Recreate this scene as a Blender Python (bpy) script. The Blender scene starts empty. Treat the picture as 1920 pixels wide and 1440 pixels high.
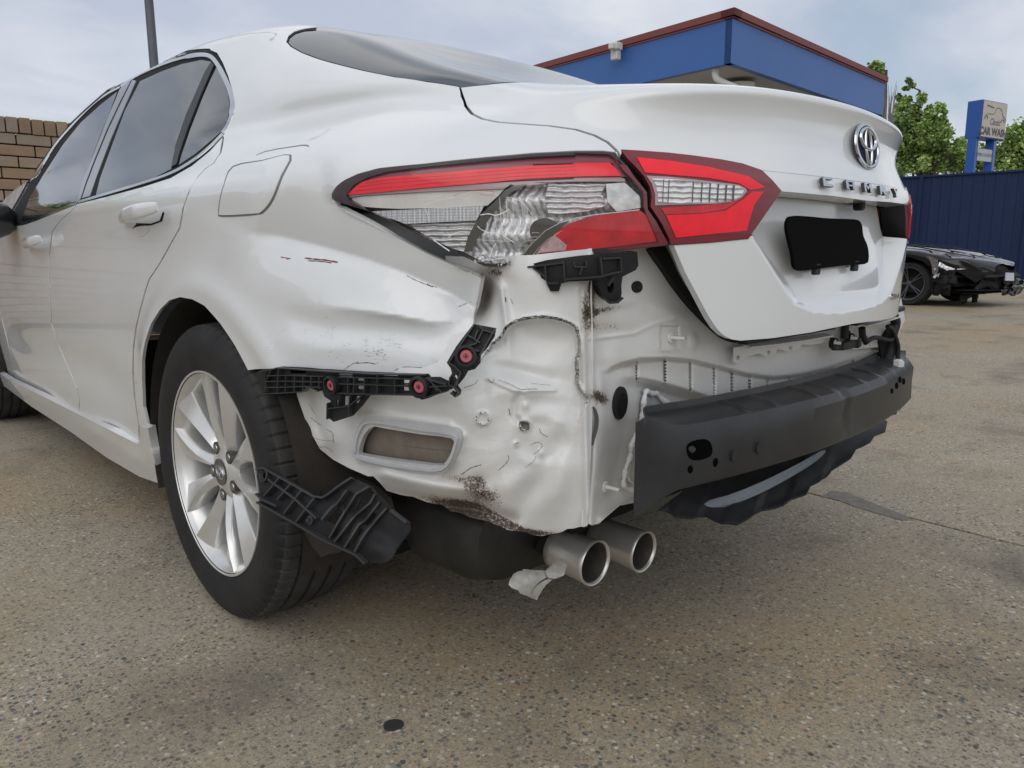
import bpy, bmesh, math, random
import numpy as np
from mathutils import Vector, Matrix
from mathutils.bvhtree import BVHTree
from mathutils.geometry import delaunay_2d_cdt
random.seed(7); rng=np.random.default_rng(7)
S=bpy.context.scene; COL=S.collection
# ---------------------------------------------------------------- camera, sky, sun, exposure
CAMP=(-1.5302,-.5167,.8153,.7659,.1765,-.004,1408.122)
cx,cy,ch,yaw,pitch,roll,FPX=CAMP
CF=np.array([math.sin(yaw)*math.cos(pitch),math.cos(yaw)*math.cos(pitch),-math.sin(pitch)])
_R=np.array([math.cos(yaw),-math.sin(yaw),0.]);_U=np.cross(_R,CF)
CR=math.cos(roll)*_R+math.sin(roll)*_U;CU=-math.sin(roll)*_R+math.cos(roll)*_U
CC=np.array([cx,cy,ch])
cd=bpy.data.cameras.new('camera');cam=bpy.data.objects.new('camera',cd);COL.objects.link(cam)
M=Matrix([[CR[i],CU[i],-CF[i],CC[i]] for i in range(3)]+[[0,0,0,1]]);cam.matrix_world=M
cd.sensor_fit='HORIZONTAL';cd.sensor_width=36;cd.lens=36*FPX/1920;cd.clip_start=.05;cd.clip_end=600
S.camera=cam
S.view_settings.view_transform='Standard';S.view_settings.look='None';S.view_settings.gamma=1
S.view_settings.use_curve_mapping=False;S.view_settings.exposure=0.12
SUN_EL=math.radians(38);SUN_AZ=math.radians(-128)      # azimuth measured from +y towards +x
W=bpy.data.worlds.new('World');S.world=W;W.use_nodes=True
def nd(nt,t,**k):
    n=nt.nodes.new(t)
    for a,b in k.items():
        if a.startswith('i_'): n.inputs[a[2:].replace('_',' ')].default_value=b
        else: setattr(n,a,b)
    return n
def lk(nt,a,b): nt.links.new(a,b)
def ramp(nt,fac,stops,interp='LINEAR'):
    n=nt.nodes.new('ShaderNodeValToRGB');n.color_ramp.interpolation=interp
    e=n.color_ramp.elements
    while len(e)<len(stops): e.new(.5)
    for k,(p,c) in enumerate(stops):
        e[k].position=p;e[k].color=(c,c,c,1) if isinstance(c,(int,float)) else (*c,1)
    lk(nt,fac,n.inputs[0]);return n.outputs[0]
def mixc(nt,fac,a,b,mode='MIX'):
    n=nt.nodes.new('ShaderNodeMix');n.data_type='RGBA';n.blend_type=mode
    for idx,v in ((0,fac),(6,a),(7,b)):
        if isinstance(v,(int,float)): n.inputs[idx].default_value=v if idx==0 else (v,v,v,1)
        elif isinstance(v,tuple): n.inputs[idx].default_value=(*v,1)
        else: lk(nt,v,n.inputs[idx])
    return n.outputs[2]
def math_(nt,op,a,b=0.,c=0.):
    n=nt.nodes.new('ShaderNodeMath');n.operation=op
    for i,v in enumerate((a,b,c)):
        if isinstance(v,(int,float)): n.inputs[i].default_value=v
        else: lk(nt,v,n.inputs[i])
    return n.outputs[0]
def noise(nt,vec,scale,detail=4,rough=.55,dist=0.):
    n=nt.nodes.new('ShaderNodeTexNoise');n.inputs['Scale'].default_value=scale;n.inputs['Detail'].default_value=detail
    n.inputs['Roughness'].default_value=rough;n.inputs['Distortion'].default_value=dist
    if vec is not None: lk(nt,vec,n.inputs['Vector'])
    return n.outputs['Fac']
def mapping(nt,vec,scale=(1,1,1),loc=(0,0,0),rot=(0,0,0)):
    n=nt.nodes.new('ShaderNodeMapping');n.inputs['Scale'].default_value=scale;n.inputs['Location'].default_value=loc;n.inputs['Rotation'].default_value=rot
    lk(nt,vec,n.inputs['Vector']);return n.outputs[0]
nt=W.node_tree;nt.nodes.clear()
sky=nd(nt,'ShaderNodeTexSky',sky_type='NISHITA',sun_disc=False,sun_elevation=SUN_EL,sun_rotation=SUN_AZ)
sky.air_density=1.2;sky.dust_density=2.5
tc=nd(nt,'ShaderNodeTexCoord')
sep=nd(nt,'ShaderNodeSeparateXYZ');lk(nt,tc.outputs['Generated'],sep.inputs[0])
# project the view direction on a cloud deck so that clouds shrink towards the horizon
zz=math_(nt,'ADD',math_(nt,'ABSOLUTE',sep.outputs[2]),.22)
cb=nd(nt,'ShaderNodeCombineXYZ');lk(nt,math_(nt,'DIVIDE',sep.outputs[0],zz),cb.inputs[0]);lk(nt,math_(nt,'DIVIDE',sep.outputs[1],zz),cb.inputs[1])
n1=noise(nt,mapping(nt,cb.outputs[0],(1,1.6,1),(3.1,.4,0),(0,0,.6)),1.35,8,.52,.3)
n2=noise(nt,mapping(nt,cb.outputs[0],(1,1.2,1),(7.7,2.2,0)),.8,6,.5)
cover=ramp(nt,n1,[(.36,.55),(.52,.98)])
ccol=mixc(nt,ramp(nt,n2,[(.36,0),(.64,1)]),(.46,.51,.62),(.88,.885,.89))
hz=ramp(nt,sep.outputs[2],[(-.02,1),(.45,0)])
ccol=mixc(nt,math_(nt,'MULTIPLY',hz,.25),ccol,(.60,.66,.76))
bgs=nd(nt,'ShaderNodeBackground');lk(nt,sky.outputs[0],bgs.inputs[0]);bgs.inputs[1].default_value=.10
bgc=nd(nt,'ShaderNodeBackground');lk(nt,ccol,bgc.inputs[0]);bgc.inputs[1].default_value=1.0
mx=nd(nt,'ShaderNodeMixShader');lk(nt,cover,mx.inputs[0]);lk(nt,bgs.outputs[0],mx.inputs[1]);lk(nt,bgc.outputs[0],mx.inputs[2])
wo=nd(nt,'ShaderNodeOutputWorld');lk(nt,mx.outputs[0],wo.inputs[0])
sd=bpy.data.lights.new('sun','SUN');sd.energy=.7;sd.angle=math.radians(60);sd.color=(1,.97,.92)
so=bpy.data.objects.new('sun',sd);COL.objects.link(so)
sv=Vector((math.sin(SUN_AZ)*math.cos(SUN_EL),math.cos(SUN_AZ)*math.cos(SUN_EL),math.sin(SUN_EL)))
so.rotation_euler=sv.to_track_quat('Z','Y').to_euler();so.location=(0,0,30)
# ---------------------------------------------------------------- projection helpers (a photo point is put on a real surface)
def rd(u,v): return CF+(u-960)/FPX*CR-(v-720)/FPX*CU
def hx(u,v,x): d=rd(u,v);return CC+d*((x-CC[0])/d[0])
def hy(u,v,y): d=rd(u,v);return CC+d*((y-CC[1])/d[1])
def hz_(u,v,z): d=rd(u,v);return CC+d*((z-CC[2])/d[2])
def proj(P):
    d=np.atleast_2d(P)-CC;z=d@CF
    return np.stack([960+FPX*(d@CR)/z,720-FPX*(d@CU)/z],1)
def sm(a,b,x):
    t=np.clip((x-a)/(b-a),0,1);return t*t*(3-2*t)
# ---------------------------------------------------------------- scene-object helpers
def tag(o,label=None,cat=None,group=None,kind=None):
    if label:o['label']=label
    if cat:o['category']=cat
    if group:o['group']=group
    if kind:o['kind']=kind
    return o
def empty(name,loc=(0,0,0),rz=0,**k):
    o=bpy.data.objects.new(name,None);COL.objects.link(o);o.location=loc;o.rotation_euler=(0,0,rz)
    o.empty_display_size=.2;bpy.context.view_layer.update();return tag(o,**k)
def link(name,me,mat,parent=None,local=False):
    o=bpy.data.objects.new(name,me);COL.objects.link(o)
    if mat is not None:
        for m in (mat if isinstance(mat,(list,tuple)) else [mat]): me.materials.append(m)
    if parent is not None:
        o.parent=parent
        if not local: o.matrix_parent_inverse=wmat(parent).inverted()
    return o
def wmat(o):
    m=Matrix.LocRotScale(o.location,o.rotation_euler,o.scale)
    if o.parent is not None: m=wmat(o.parent)@o.matrix_parent_inverse@m
    return m
def mesh(name,V,Fc,smooth=False,auto=None):
    me=bpy.data.meshes.new(name);me.from_pydata([tuple(map(float,v)) for v in V],[],Fc);me.update()
    if smooth:
        me.shade_smooth()
        if auto: me.set_sharp_from_angle(angle=math.radians(auto))
    return me
class MB:
    def __init__(s): s.V=[];s.F=[]
    def add(s,V,Fc):
        n=len(s.V);s.V+= [tuple(map(float,v)) for v in V];s.F+=[tuple(i+n for i in f) for f in Fc];return s
    def box(s,c,d,R=None,taper=1.):
        c=np.array(c,float);h=np.array(d,float)/2
        P=np.array([[a,b,e] for a in(-1,1) for b in(-1,1) for e in(-1,1)],float)
        P[P[:,2]>0,:2]*=taper;P=P*h
        if R is not None: P=P@np.array(R).T
        return s.add(P+c,[(0,1,3,2),(4,6,7,5),(0,4,5,1),(2,3,7,6),(0,2,6,4),(1,5,7,3)])
    def bar(s,a,b,w,h,up=(0,0,1)):
        a=np.array(a,float);b=np.array(b,float);d=b-a;L=np.linalg.norm(d);d/=L
        u=np.array(up,float);x=np.cross(d,u);x/=np.linalg.norm(x)+1e-9;u=np.cross(x,d)
        return s.box((a+b)/2,(w,L,h),np.stack([x,d,u],1))
    def tube(s,pts,r,n=10,closed=False,caps=True):
        P=np.array(pts,float);m=len(P);rr=np.full(m,r) if np.isscalar(r) else np.array(r,float)
        T=np.gradient(P,axis=0) if not closed else np.roll(P,-1,0)-np.roll(P,1,0)
        T/=np.linalg.norm(T,axis=1)[:,None]+1e-12
        u=np.cross(T[0],[0,0,1.]);
        if np.linalg.norm(u)<.1:u=np.cross(T[0],[0,1.,0])
        u/=np.linalg.norm(u);V=[]
        for i in range(m):
            u=u-T[i]*(u@T[i]);u/=np.linalg.norm(u)+1e-12;w=np.cross(T[i],u)
            for k in range(n):
                a=2*math.pi*k/n;V.append(P[i]+rr[i]*(math.cos(a)*u+math.sin(a)*w))
        Fc=[]
        for i in range(m if closed else m-1):
            for k in range(n):
                j=(i+1)%m;Fc.append((i*n+k,i*n+(k+1)%n,j*n+(k+1)%n,j*n+k))
        if not closed and caps: Fc+=[tuple(range(n))[::-1],tuple((m-1)*n+k for k in range(n))]
        return s.add(V,Fc)
    def lathe(s,prof,n,c=(0,0,0),axis=(1,0,0),closed=False):
        ax=np.array(axis,float);ax/=np.linalg.norm(ax);u=np.cross(ax,[0,0,1.])
        if np.linalg.norm(u)<.1:u=np.cross(ax,[0,1.,0])
        u/=np.linalg.norm(u);w=np.cross(ax,u);V=[]
        for (a,r) in prof:
            for k in range(n):
                t=2*math.pi*k/n;V.append(np.array(c)+ax*a+r*(math.cos(t)*u+math.sin(t)*w))
        m=len(prof);Fc=[]
        for i in range(m if closed else m-1):
            j=(i+1)%m
            for k in range(n): Fc.append((i*n+k,i*n+(k+1)%n,j*n+(k+1)%n,j*n+k))
        return s.add(V,Fc)
    def build(s,name,mat,parent=None,smooth=False,auto=40,bevel=0,local=False):
        me=mesh(name,s.V,s.F)
        b=bmesh.new();b.from_mesh(me);bmesh.ops.remove_doubles(b,verts=b.verts,dist=1e-6);bmesh.ops.recalc_face_normals(b,faces=b.faces)
        if bevel: bmesh.ops.bevel(b,geom=[e for e in b.edges if len(e.link_faces)==2 and e.calc_face_angle(0)>.5],offset=bevel,segments=1,affect='EDGES')
        b.to_mesh(me);b.free()
        if smooth: me.shade_smooth();me.set_sharp_from_angle(angle=math.radians(auto))
        return link(name,me,mat,parent,local)
# ---------------------------------------------------------------- materials
MAT={}
def mat(name,base,rough=.5,metal=0.,spec=.5,coat=0.,bump=0.,bscale=200.,var=0.,vscale=3.,dirt=None,sc=None,ior=1.5,rvar=0.):
    if name in MAT: return MAT[name]
    m=bpy.data.materials.new(name);m.use_nodes=True;t=m.node_tree;b=t.nodes['Principled BSDF'];MAT[name]=m
    b.inputs['Roughness'].default_value=rough;b.inputs['Metallic'].default_value=metal;b.inputs['Specular IOR Level'].default_value=spec if (max(base)>.06 or coat or spec!=.5) else .28
    b.inputs['Coat Weight'].default_value=coat;b.inputs['Coat Roughness'].default_value=.04;b.inputs['IOR'].default_value=ior
    g=nd(t,'ShaderNodeNewGeometry');pos=g.outputs['Position']
    col=None
    if var:
        f=noise(t,pos,vscale,6,.6);f=ramp(t,f,[(.3,0),(.7,1)])
        col=mixc(t,f,tuple(c*(1-var) for c in base),tuple(min(1,c*(1+var*.6)) for c in base))
    if dirt:      # (dirt colour, speckle scale)
        a=nd(t,'ShaderNodeAttribute',attribute_name='dirt')
        f=math_(t,'ADD',noise(t,pos,dirt[1],10,.75),math_(t,'MULTIPLY',noise(t,pos,9,4,.6),.55))
        f=math_(t,'MULTIPLY_ADD',math_(t,'MINIMUM',a.outputs['Fac'],1.6),.32,math_(t,'SUBTRACT',f,1.12))
        f=ramp(t,f,[(.0,0),(.05,.35),(.16,1)])
        f2=math_(t,'MULTIPLY',math_(t,'MINIMUM',a.outputs['Fac'],1.5),.34)
        cc=mixc(t,f2,col if col else base,dirt[2] if len(dirt)>2 else dirt[0])
        col=mixc(t,f,cc,dirt[0])
        if sc is None:
            rr=math_(t,'MULTIPLY_ADD',f,.4,rough);lk(t,rr,b.inputs['Roughness'])
    if sc:        # dark scuffs where the attribute 'scuff' is painted
        a=nd(t,'ShaderNodeAttribute',attribute_name='scuff')
        mp=mapping(t,pos,(1,22,95),(0,0,0),(.06,0,0))
        f=noise(t,mp,3.2,10,.8,1.4);f=math_(t,'MULTIPLY',f,math_(t,'ADD',noise(t,pos,22,4,.65),.5))
        f=math_(t,'MULTIPLY',math_(t,'MULTIPLY',ramp(t,f,[(.575,0),(.68,1)]),a.outputs['Fac']),.75)
        col=mixc(t,f,col if col else base,sc)
        lk(t,math_(t,'MULTIPLY_ADD',a.outputs['Fac'],.25,rough),b.inputs['Roughness'])
    if col is None: b.inputs['Base Color'].default_value=(*base,1)
    else: lk(t,col,b.inputs['Base Color'])
    if rvar and not dirt and not sc:
        lk(t,math_(t,'MULTIPLY_ADD',noise(t,pos,vscale*4,5,.6),rvar,rough-rvar/2),b.inputs['Roughness'])
    if bump:
        bm=nd(t,'ShaderNodeBump');bm.inputs['Strength'].default_value=bump;bm.inputs['Distance'].default_value=.002
        lk(t,noise(t,pos,bscale,4,.6),bm.inputs['Height']);lk(t,bm.outputs[0],b.inputs['Normal'])
    return m
def mlens(name,tint,trans,rough=.02):
    m=bpy.data.materials.new(name);m.use_nodes=True;t=m.node_tree;t.nodes.clear();MAT[name]=m
    tr=nd(t,'ShaderNodeBsdfTransparent');tr.inputs[0].default_value=(*tint,1)
    gl=nd(t,'ShaderNodeBsdfGlossy');gl.inputs['Roughness'].default_value=rough
    fr=nd(t,'ShaderNodeFresnel');fr.inputs[0].default_value=1.5
    x=nd(t,'ShaderNodeMixShader');lk(t,math_(t,'MULTIPLY_ADD',fr.outputs[0],.24,trans),x.inputs[0]);lk(t,tr.outputs[0],x.inputs[1]);lk(t,gl.outputs[0],x.inputs[2])
    o=nd(t,'ShaderNodeOutputMaterial');lk(t,x.outputs[0],o.inputs[0]);return m
WHITE=mat('white_paint',(.745,.765,.78),.26,coat=1.,var=.02,vscale=4,dirt=((.20,.17,.13),160.,(.58,.55,.50)),sc=(.10,.10,.10))
INNER=mat('dirty_white_inner_paint',(.735,.745,.74),.36,coat=.25,var=.06,vscale=14,dirt=((.055,.038,.025),230.,(.30,.20,.12)),bump=.25,bscale=60)
BLKP=mat('black_plastic',(.022,.023,.025),.45,bump=.4,bscale=900,var=.25,vscale=30)
BLKG=mat('grey_black_plastic',(.015,.0155,.017),.5,bump=.4,bscale=700,var=.35,vscale=18)
BLKD=mat('deep_black',(.006,.006,.007),.8)
BEAM=mat('beam_steel',(.028,.030,.033),.36,bump=.15,bscale=250,var=.35,vscale=9,dirt=((.16,.15,.13),140.,(.10,.09,.08)))
RUB=mat('tyre_rubber',(.022,.022,.023),.62,bump=.3,bscale=500,var=.3,vscale=14)
TREAD=mat('worn_tread_rubber',(.05,.048,.046),.8,bump=.5,bscale=400,var=.3,vscale=20)
ALLOY=mat('silver_alloy',(.72,.72,.71),.30,metal=.6,coat=.4,var=.08,vscale=18)
ALLOYD=mat('alloy_barrel',(.33,.31,.29),.42,metal=.7,var=.2,vscale=14)
CHROME=mat('chrome',(.60,.61,.63),.10,metal=1.)
STEEL=mat('exhaust_steel',(.62,.60,.57),.34,metal=.7,bump=.15,bscale=90,rvar=.2,vscale=20)
MUFF=mat('muffler_metal',(.055,.053,.05),.5,metal=.6,var=.3,vscale=12,bump=.2)
TGLASS=mat('tinted_glass',(.012,.014,.016),.03,spec=1.,ior=1.75)
RGLASS=mat('rear_glass',(.018,.026,.04),.08,spec=1.,ior=1.7,rvar=.10,vscale=5)
REDL=mat('red_lens',(.95,.006,.025),.35,coat=.2,var=.12,vscale=40)
REDD=mat('dark_red_lens',(.18,.010,.02),.2,coat=.5)
REDM=mat('mid_red_lens',(.60,.012,.02),.25,coat=.4,var=.35,vscale=30)
SMOKE=mat('lamp_black',(.03,.010,.014),.3,coat=.25)
LENS=mlens('clear_lens',(.98,.98,.98),.01)
PRIM=mat('reflector_white',(.62,.63,.65),.25,var=.1,vscale=60,metal=.2)
SEAL=mat('seam_sealer_grey',(.34,.33,.29),.7,bump=.6,bscale=80,var=.25,vscale=40)
PINK=mat('pink_clip_plastic',(.48,.12,.15),.45)
PLATE=mat('black_plate',(.002,.002,.002),.9,spec=.1)
GREYV=mat('grey_vent_plastic',(.50,.505,.515),.4,coat=.2,var=.08,vscale=30)
CARD=mat('brown_duct_board',(.20,.17,.135),.75,var=.25,vscale=25)
LINER=mat('brown_felt_liner',(.038,.033,.029),.95,bump=.8,bscale=300,var=.35,vscale=10)

# ---------------------------------------------------------------- body surface: one bicubic B-spline over height contours, whole car
PLAN=[(0,4.78),(-.45,4.74),(-.76,4.52),(-.85,4.15),
 (-.872,3.75),(-.89,3.3),(-.903,2.9),(-.912,2.4),(-.917,1.9),(-.918,1.5),(-.916,1.2),(-.910,.95),(-.898,.75),(-.872,.59),(-.815,.45),(-.73,.345),(-.62,.255),(-.49,.174),(-.33,.118),(-.165,.097),(0,.088)]
def sm(a,b,x):
    t=np.clip((x-a)/(b-a),0,1);return t*t*(3-2*t)
PX=np.array(PLAN);NC=len(PLAN)
T=np.gradient(PX,axis=0);T[0]=(-1,0);T[-1]=(1,0)
Nn=np.stack([T[:,1],-T[:,0]],1);Nn/=np.linalg.norm(Nn,axis=1)[:,None]   # outward? fixed below
cen=np.array([0,2.4]);
for i in range(NC):
    if Nn[i]@(PX[i]-cen)<0: Nn[i]*=-1
Z=[.2,.32,.46,.58,.68,.76,.83,.89,.93,.965,1.0,1.035,1.068,1.100]
dWf=[.05,.036,.018,.008,.003,.007,.010,.002,.000,.012,.036,.064,.089,.110]
dWr=[.05,.036,.018,.010,.006,.004,.004,.002,.000,.015,.050,.095,.145,.205]
dR =[.10,.07,.02,.005,.0,-.003,-.006,-.006,-.004,.012,.030,.034,.026,.008]
K=np.ones(NC);K[-1:]=1;K[-2]=.99;K[-3]=.96;K[-4]=.88;K[-5]=.80;K[-6]=.78;K[-7]=.84;K[-8]=.93;K[-9]=.92;K[4:12]=.88
# front hood heights
KF={0:.0,1:.0,2:.02,3:.3,4:.6,5:.95}
rows=[]
for z,f,r,b in zip(Z,dWf,dWr,dR):
    row=[]
    for i,(x,y) in enumerate(PLAN):
        w=1-sm(.6,1.35,y)
        dw=f*(1-w)+r*w
        n=Nn[i]
        rear=1-sm(.17,.40,y)
        d=dw*(1-rear)+b*rear
        zz=z
        zz=z
        if z>.93: zz=.93+(z-.93)*K[i]
        if i<=5 and z>.80:
            zz=.80+(z-.80)*(.35+.65*KF[i]); 
            if i<=3: d=d+ (z-.8)*1.2
        if y>4.2 and z<=.8: d=.04*abs(z-.5)/.3
        row.append((x-n[0]*d,y-n[1]*d,zz))
    rows.append(row)
# greenhouse rows: explicit for rear columns (index 11..20), sides from profile
SX={1.115:.782,1.16:.755,1.22:.722,1.29:.675,1.35:.645,1.395:.60,1.42:.535,1.433:.40,1.44:.2,1.443:0}
G={ # z : rear col points 11..20 (x,y)
1.115:[(-.765,.95),(-.735,.78),(-.695,.655),(-.655,.57),(-.60,.53),(-.52,.51),(-.42,.495),(-.28,.48),(-.14,.472),(0,.47)],
1.16:[(-.745,.98),(-.72,.86),(-.68,.76),(-.63,.68),(-.565,.635),(-.48,.61),(-.38,.592),(-.26,.58),(-.13,.573),(0,.57)],
1.22:[(-.713,1.06),(-.695,.98),(-.662,.90),(-.61,.83),(-.54,.785),(-.455,.755),(-.36,.737),(-.25,.725),(-.125,.718),(0,.715)],
1.29:[(-.668,1.19),(-.652,1.12),(-.623,1.05),(-.575,.985),(-.51,.94),(-.43,.91),(-.34,.893),(-.235,.88),(-.12,.873),(0,.87)],
1.35:[(-.618,1.36),(-.604,1.29),(-.577,1.22),(-.533,1.155),(-.475,1.11),(-.40,1.075),(-.32,1.055),(-.22,1.04),(-.11,1.032),(0,1.03)],
1.395:[(-.567,1.52),(-.551,1.46),(-.522,1.40),(-.48,1.34),(-.425,1.29),(-.36,1.25),(-.29,1.222),(-.20,1.2),(-.10,1.19),(0,1.188)],
1.42:[(-.50,1.75),(-.485,1.70),(-.455,1.64),(-.415,1.58),(-.37,1.52),(-.31,1.46),(-.25,1.42),(-.17,1.385),(-.09,1.37),(0,1.36)],
1.433:[(-.36,2.0),(-.35,1.96),(-.33,1.9),(-.30,1.84),(-.265,1.78),(-.225,1.72),(-.18,1.67),(-.12,1.63),(-.06,1.61),(0,1.60)],
1.44:[(-.17,2.2),(-.165,2.17),(-.155,2.13),(-.14,2.09),(-.125,2.05),(-.105,2.0),(-.085,1.97),(-.055,1.94),(-.03,1.92),(0,1.91)],
1.443:[(0,2.3)]*10}
fy={1.115:[3.62,3.58,3.42,3.17],1.16:[3.54,3.5,3.35,3.12],1.22:[3.43,3.39,3.25,3.05],1.29:[3.3,3.26,3.13,2.97],1.35:[3.18,3.14,3.03,2.88],1.395:[3.06,3.02,2.93,2.8],1.42:[2.94,2.9,2.83,2.72],1.433:[2.8,2.77,2.7,2.62],1.44:[2.6,2.58,2.54,2.48],1.443:[2.4]*4}
for z in SX:
    s=SX[z];row=[]
    fx=[0,-.5*s,-.85*s,-.965*s]
    for i in range(4): row.append((fx[i],fy[z][i],z))
    y0=fy[z][3];y1=G[z][0][1]
    for i,(x,y) in enumerate([]): pass
    for k in range(4,11):
        y=y0+(y1-y0)*(k-3)/8.
        xx=-s+ .03*sm(2.6,3.6,y)*(s/.78)
        row.append((xx,y,z+0.0))
    for (x,y) in G[z]: row.append((x,y+(.075*sm(-.62,-.4,x)*sm(1.12,1.2,z)*(1-sm(1.3,2.2,y))),z))
    rows.append(row)
CP=np.array(rows)                 # rows x cols x 3
NR=len(rows)

def cpfull(c):
    return np.concatenate([c,(c[:,:-1]*[-1,1,1])[:,::-1]],1)
CPF=cpfull(CP);NCF=CPF.shape[1]
def padded():
    c=CPF;l=c[:,1:2]*[-1,1,1];r=c[:,-2:-1]*[-1,1,1]
    c=np.concatenate([l,c,r],1);b=2*c[:1]-c[1:2];t=c[-1:].copy()
    return np.concatenate([b,c,t],0)
PC=padded()
def bs(t): return np.stack([(1-t)**3,3*t**3-6*t**2+4,-3*t**3+3*t**2+3*t+1,t**3],-1)/6
def ev(r,s):
    r=np.asarray(r,float);s=np.asarray(s,float)
    i=np.clip(np.floor(r).astype(int),0,NR-2);j=np.clip(np.floor(s).astype(int),0,NCF-2)
    a=bs(r-i);b=bs(s-j);out=0
    for k in range(4):
        for l in range(4): out=out+(a[...,k]*b[...,l])[...,None]*PC[i+k,j+l]
    return out
def segd(u,v,pts):
    "distance in pixels to a polyline and the position along it (0..1)"
    best=np.full(np.shape(u),1e9);pos=np.zeros(np.shape(u));L=0;ls=[math.dist(a,b) for a,b in zip(pts,pts[1:])];T=sum(ls)
    for (a,b),l in zip(zip(pts,pts[1:]),ls):
        dx,dy=b[0]-a[0],b[1]-a[1];t=np.clip(((u-a[0])*dx+(v-a[1])*dy)/(l*l),0,1)
        d=np.hypot(u-a[0]-t*dx,v-a[1]-t*dy);m=d<best;best=np.where(m,d,best);pos=np.where(m,(L+t*l)/T,pos);L+=l
    return best,pos
def gb(u,v,cu,cv,ru,rv,ang=0.,p=1.):
    a=math.radians(ang);du=u-cu;dv=v-cv;x=(du*math.cos(a)+dv*math.sin(a))/ru;y=(-du*math.sin(a)+dv*math.cos(a))/rv
    return np.exp(-(x*x+y*y)**p)
class Surf:
    "the car body surface plus a displacement along its normal"
    def __init__(s,disp=None,rr=(0,None),ss=(0,None),k=(6,7)):
        s.disp=disp;s.rr=(rr[0],rr[1] or NR-1);s.ss=(ss[0],ss[1] or NCF-1);s.k=k;s.b=None;s.sc=(1.6,1.)
    def base(s,r,q):
        e=.004;X=ev(r,q);a=ev(r+e,q)-ev(r-e,q);b=ev(r,q+e)-ev(r,q-e);N=np.cross(b,a)
        N/=np.linalg.norm(N,axis=-1)[...,None]+1e-12;return X,N
    def pt(s,r,q):
        X,N=s.base(r,q)
        if s.disp is not None: X=X+N*s.disp(X)[...,None]
        return X,N
    def ev(s,p):
        p=np.asarray(p,float);q=p[:,0]/s.sc[0];r=p[:,1]/s.sc[1]
        X,N=s.pt(r,q)
        if s.disp is not None:
            e=.012;A=s.pt(r+e,q)[0]-s.pt(r-e,q)[0];B=s.pt(r,q+e)[0]-s.pt(r,q-e)[0];N=np.cross(B,A);N/=np.linalg.norm(N,axis=-1)[...,None]+1e-12
        return X,N
    def grid(s):
        nr=int((s.rr[1]-s.rr[0])*s.k[0])+1;nc=int((s.ss[1]-s.ss[0])*s.k[1])+1
        s.r=np.linspace(*s.rr,nr);s.q=np.linspace(*s.ss,nc);R,Q=np.meshgrid(s.r,s.q,indexing='ij')
        s.G=s.pt(R,Q)[0]
        Fc=[];n=nc
        for i in range(nr-1):
            for j in range(nc-1):
                a=i*n+j;Fc+=[(a,a+1,a+n+1),(a,a+n+1,a+n)]
        s.nc=nc;s.b=BVHTree.FromPolygons([tuple(x) for x in s.G.reshape(-1,3)],Fc)
    def px(s,pts):
        if s.b is None: s.grid()
        out=[]
        for (u,v) in pts:
            d=rd(u,v);h=s.b.ray_cast(Vector(CC),Vector(d).normalized())
            if h[0] is None:
                if not hasattr(s,'pg'): s.pg=proj(s.G.reshape(-1,3)).reshape(s.G.shape[0],s.G.shape[1],2);s.dp=(s.G-CC)@CF
                dd=np.hypot(s.pg[...,0]-u,s.pg[...,1]-v)+ (s.dp<0)*1e6+s.dp*1.5
                i,j=np.unravel_index(np.argmin(dd),dd.shape);out.append((s.q[j]*s.sc[0],s.r[i]*s.sc[1]));continue
            f=h[2];cell=f//2;i=cell//(s.nc-1);j=cell%(s.nc-1);P=np.array(h[0])
            A=s.G[i,j];B=s.G[i,j+1];C=s.G[i+1,j+1];D=s.G[i+1,j]
            if f%2==0:   # A,B,C: P=A+a(B-A)+b(C-B)
                m=np.stack([B-A,C-B],1)
            else: m=np.stack([C-D,D-A],1)
            ab=np.linalg.lstsq(m,P-A,rcond=None)[0]
            out.append(((s.q[j]+ab[0]*(s.q[1]-s.q[0]))*s.sc[0],(s.r[i]+ab[1]*(s.r[1]-s.r[0]))*s.sc[1]))
        return out
class PxSurf:
    "a surface through anchor points (photo point + known x, y or z plane); inverse depth is a thin-plate spline"
    def __init__(s,anchors,bump=None,lam=1e-3):
        A=[];w=[]
        for u,v,ax,val in anchors:
            P={'x':hx,'y':hy,'z':hz_}[ax](u,v,val);A.append((u/500.,v/500.));w.append(1./((P-CC)@CF))
        A=np.array(A);n=len(A);s.A=A
        K=s.ph(np.hypot(A[:,None,0]-A[None,:,0],A[:,None,1]-A[None,:,1]))+lam*np.eye(n)
        Q=np.concatenate([np.ones((n,1)),A],1);MM=np.zeros((n+3,n+3));MM[:n,:n]=K;MM[:n,n:]=Q;MM[n:,:n]=Q.T
        s.w=np.linalg.solve(MM,np.concatenate([w,[0,0,0]]));s.bump=bump;s.k=50.
    @staticmethod
    def ph(r): return np.where(r>1e-9,r*r*np.log(np.maximum(r,1e-9)),0)
    def P(s,u,v):
        x=u/500.;y=v/500.;K=s.ph(np.hypot(x[:,None]-s.A[None,:,0],y[:,None]-s.A[None,:,1]))
        iw=K@s.w[:-3]+s.w[-3]+s.w[-2]*x+s.w[-1]*y;d=1/iw
        if s.bump is not None: d=d+s.bump(u,v)
        return CC+(CF+((u-960)/FPX)[:,None]*CR-((v-720)/FPX)[:,None]*CU)*d[:,None]
    def ev(s,p):
        p=np.asarray(p,float)*s.k;u,v=p[:,0],p[:,1];X=s.P(u,v);e=.8
        N=np.cross(s.P(u+e,v)-s.P(u-e,v),s.P(u,v+e)-s.P(u,v-e));N/=np.linalg.norm(N,axis=1)[:,None]
        f=np.einsum('ij,ij->i',N,X-CC)>0;N[f]*=-1;return X,N
    def px(s,pts): return [(u/s.k,v/s.k) for u,v in pts]
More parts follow.
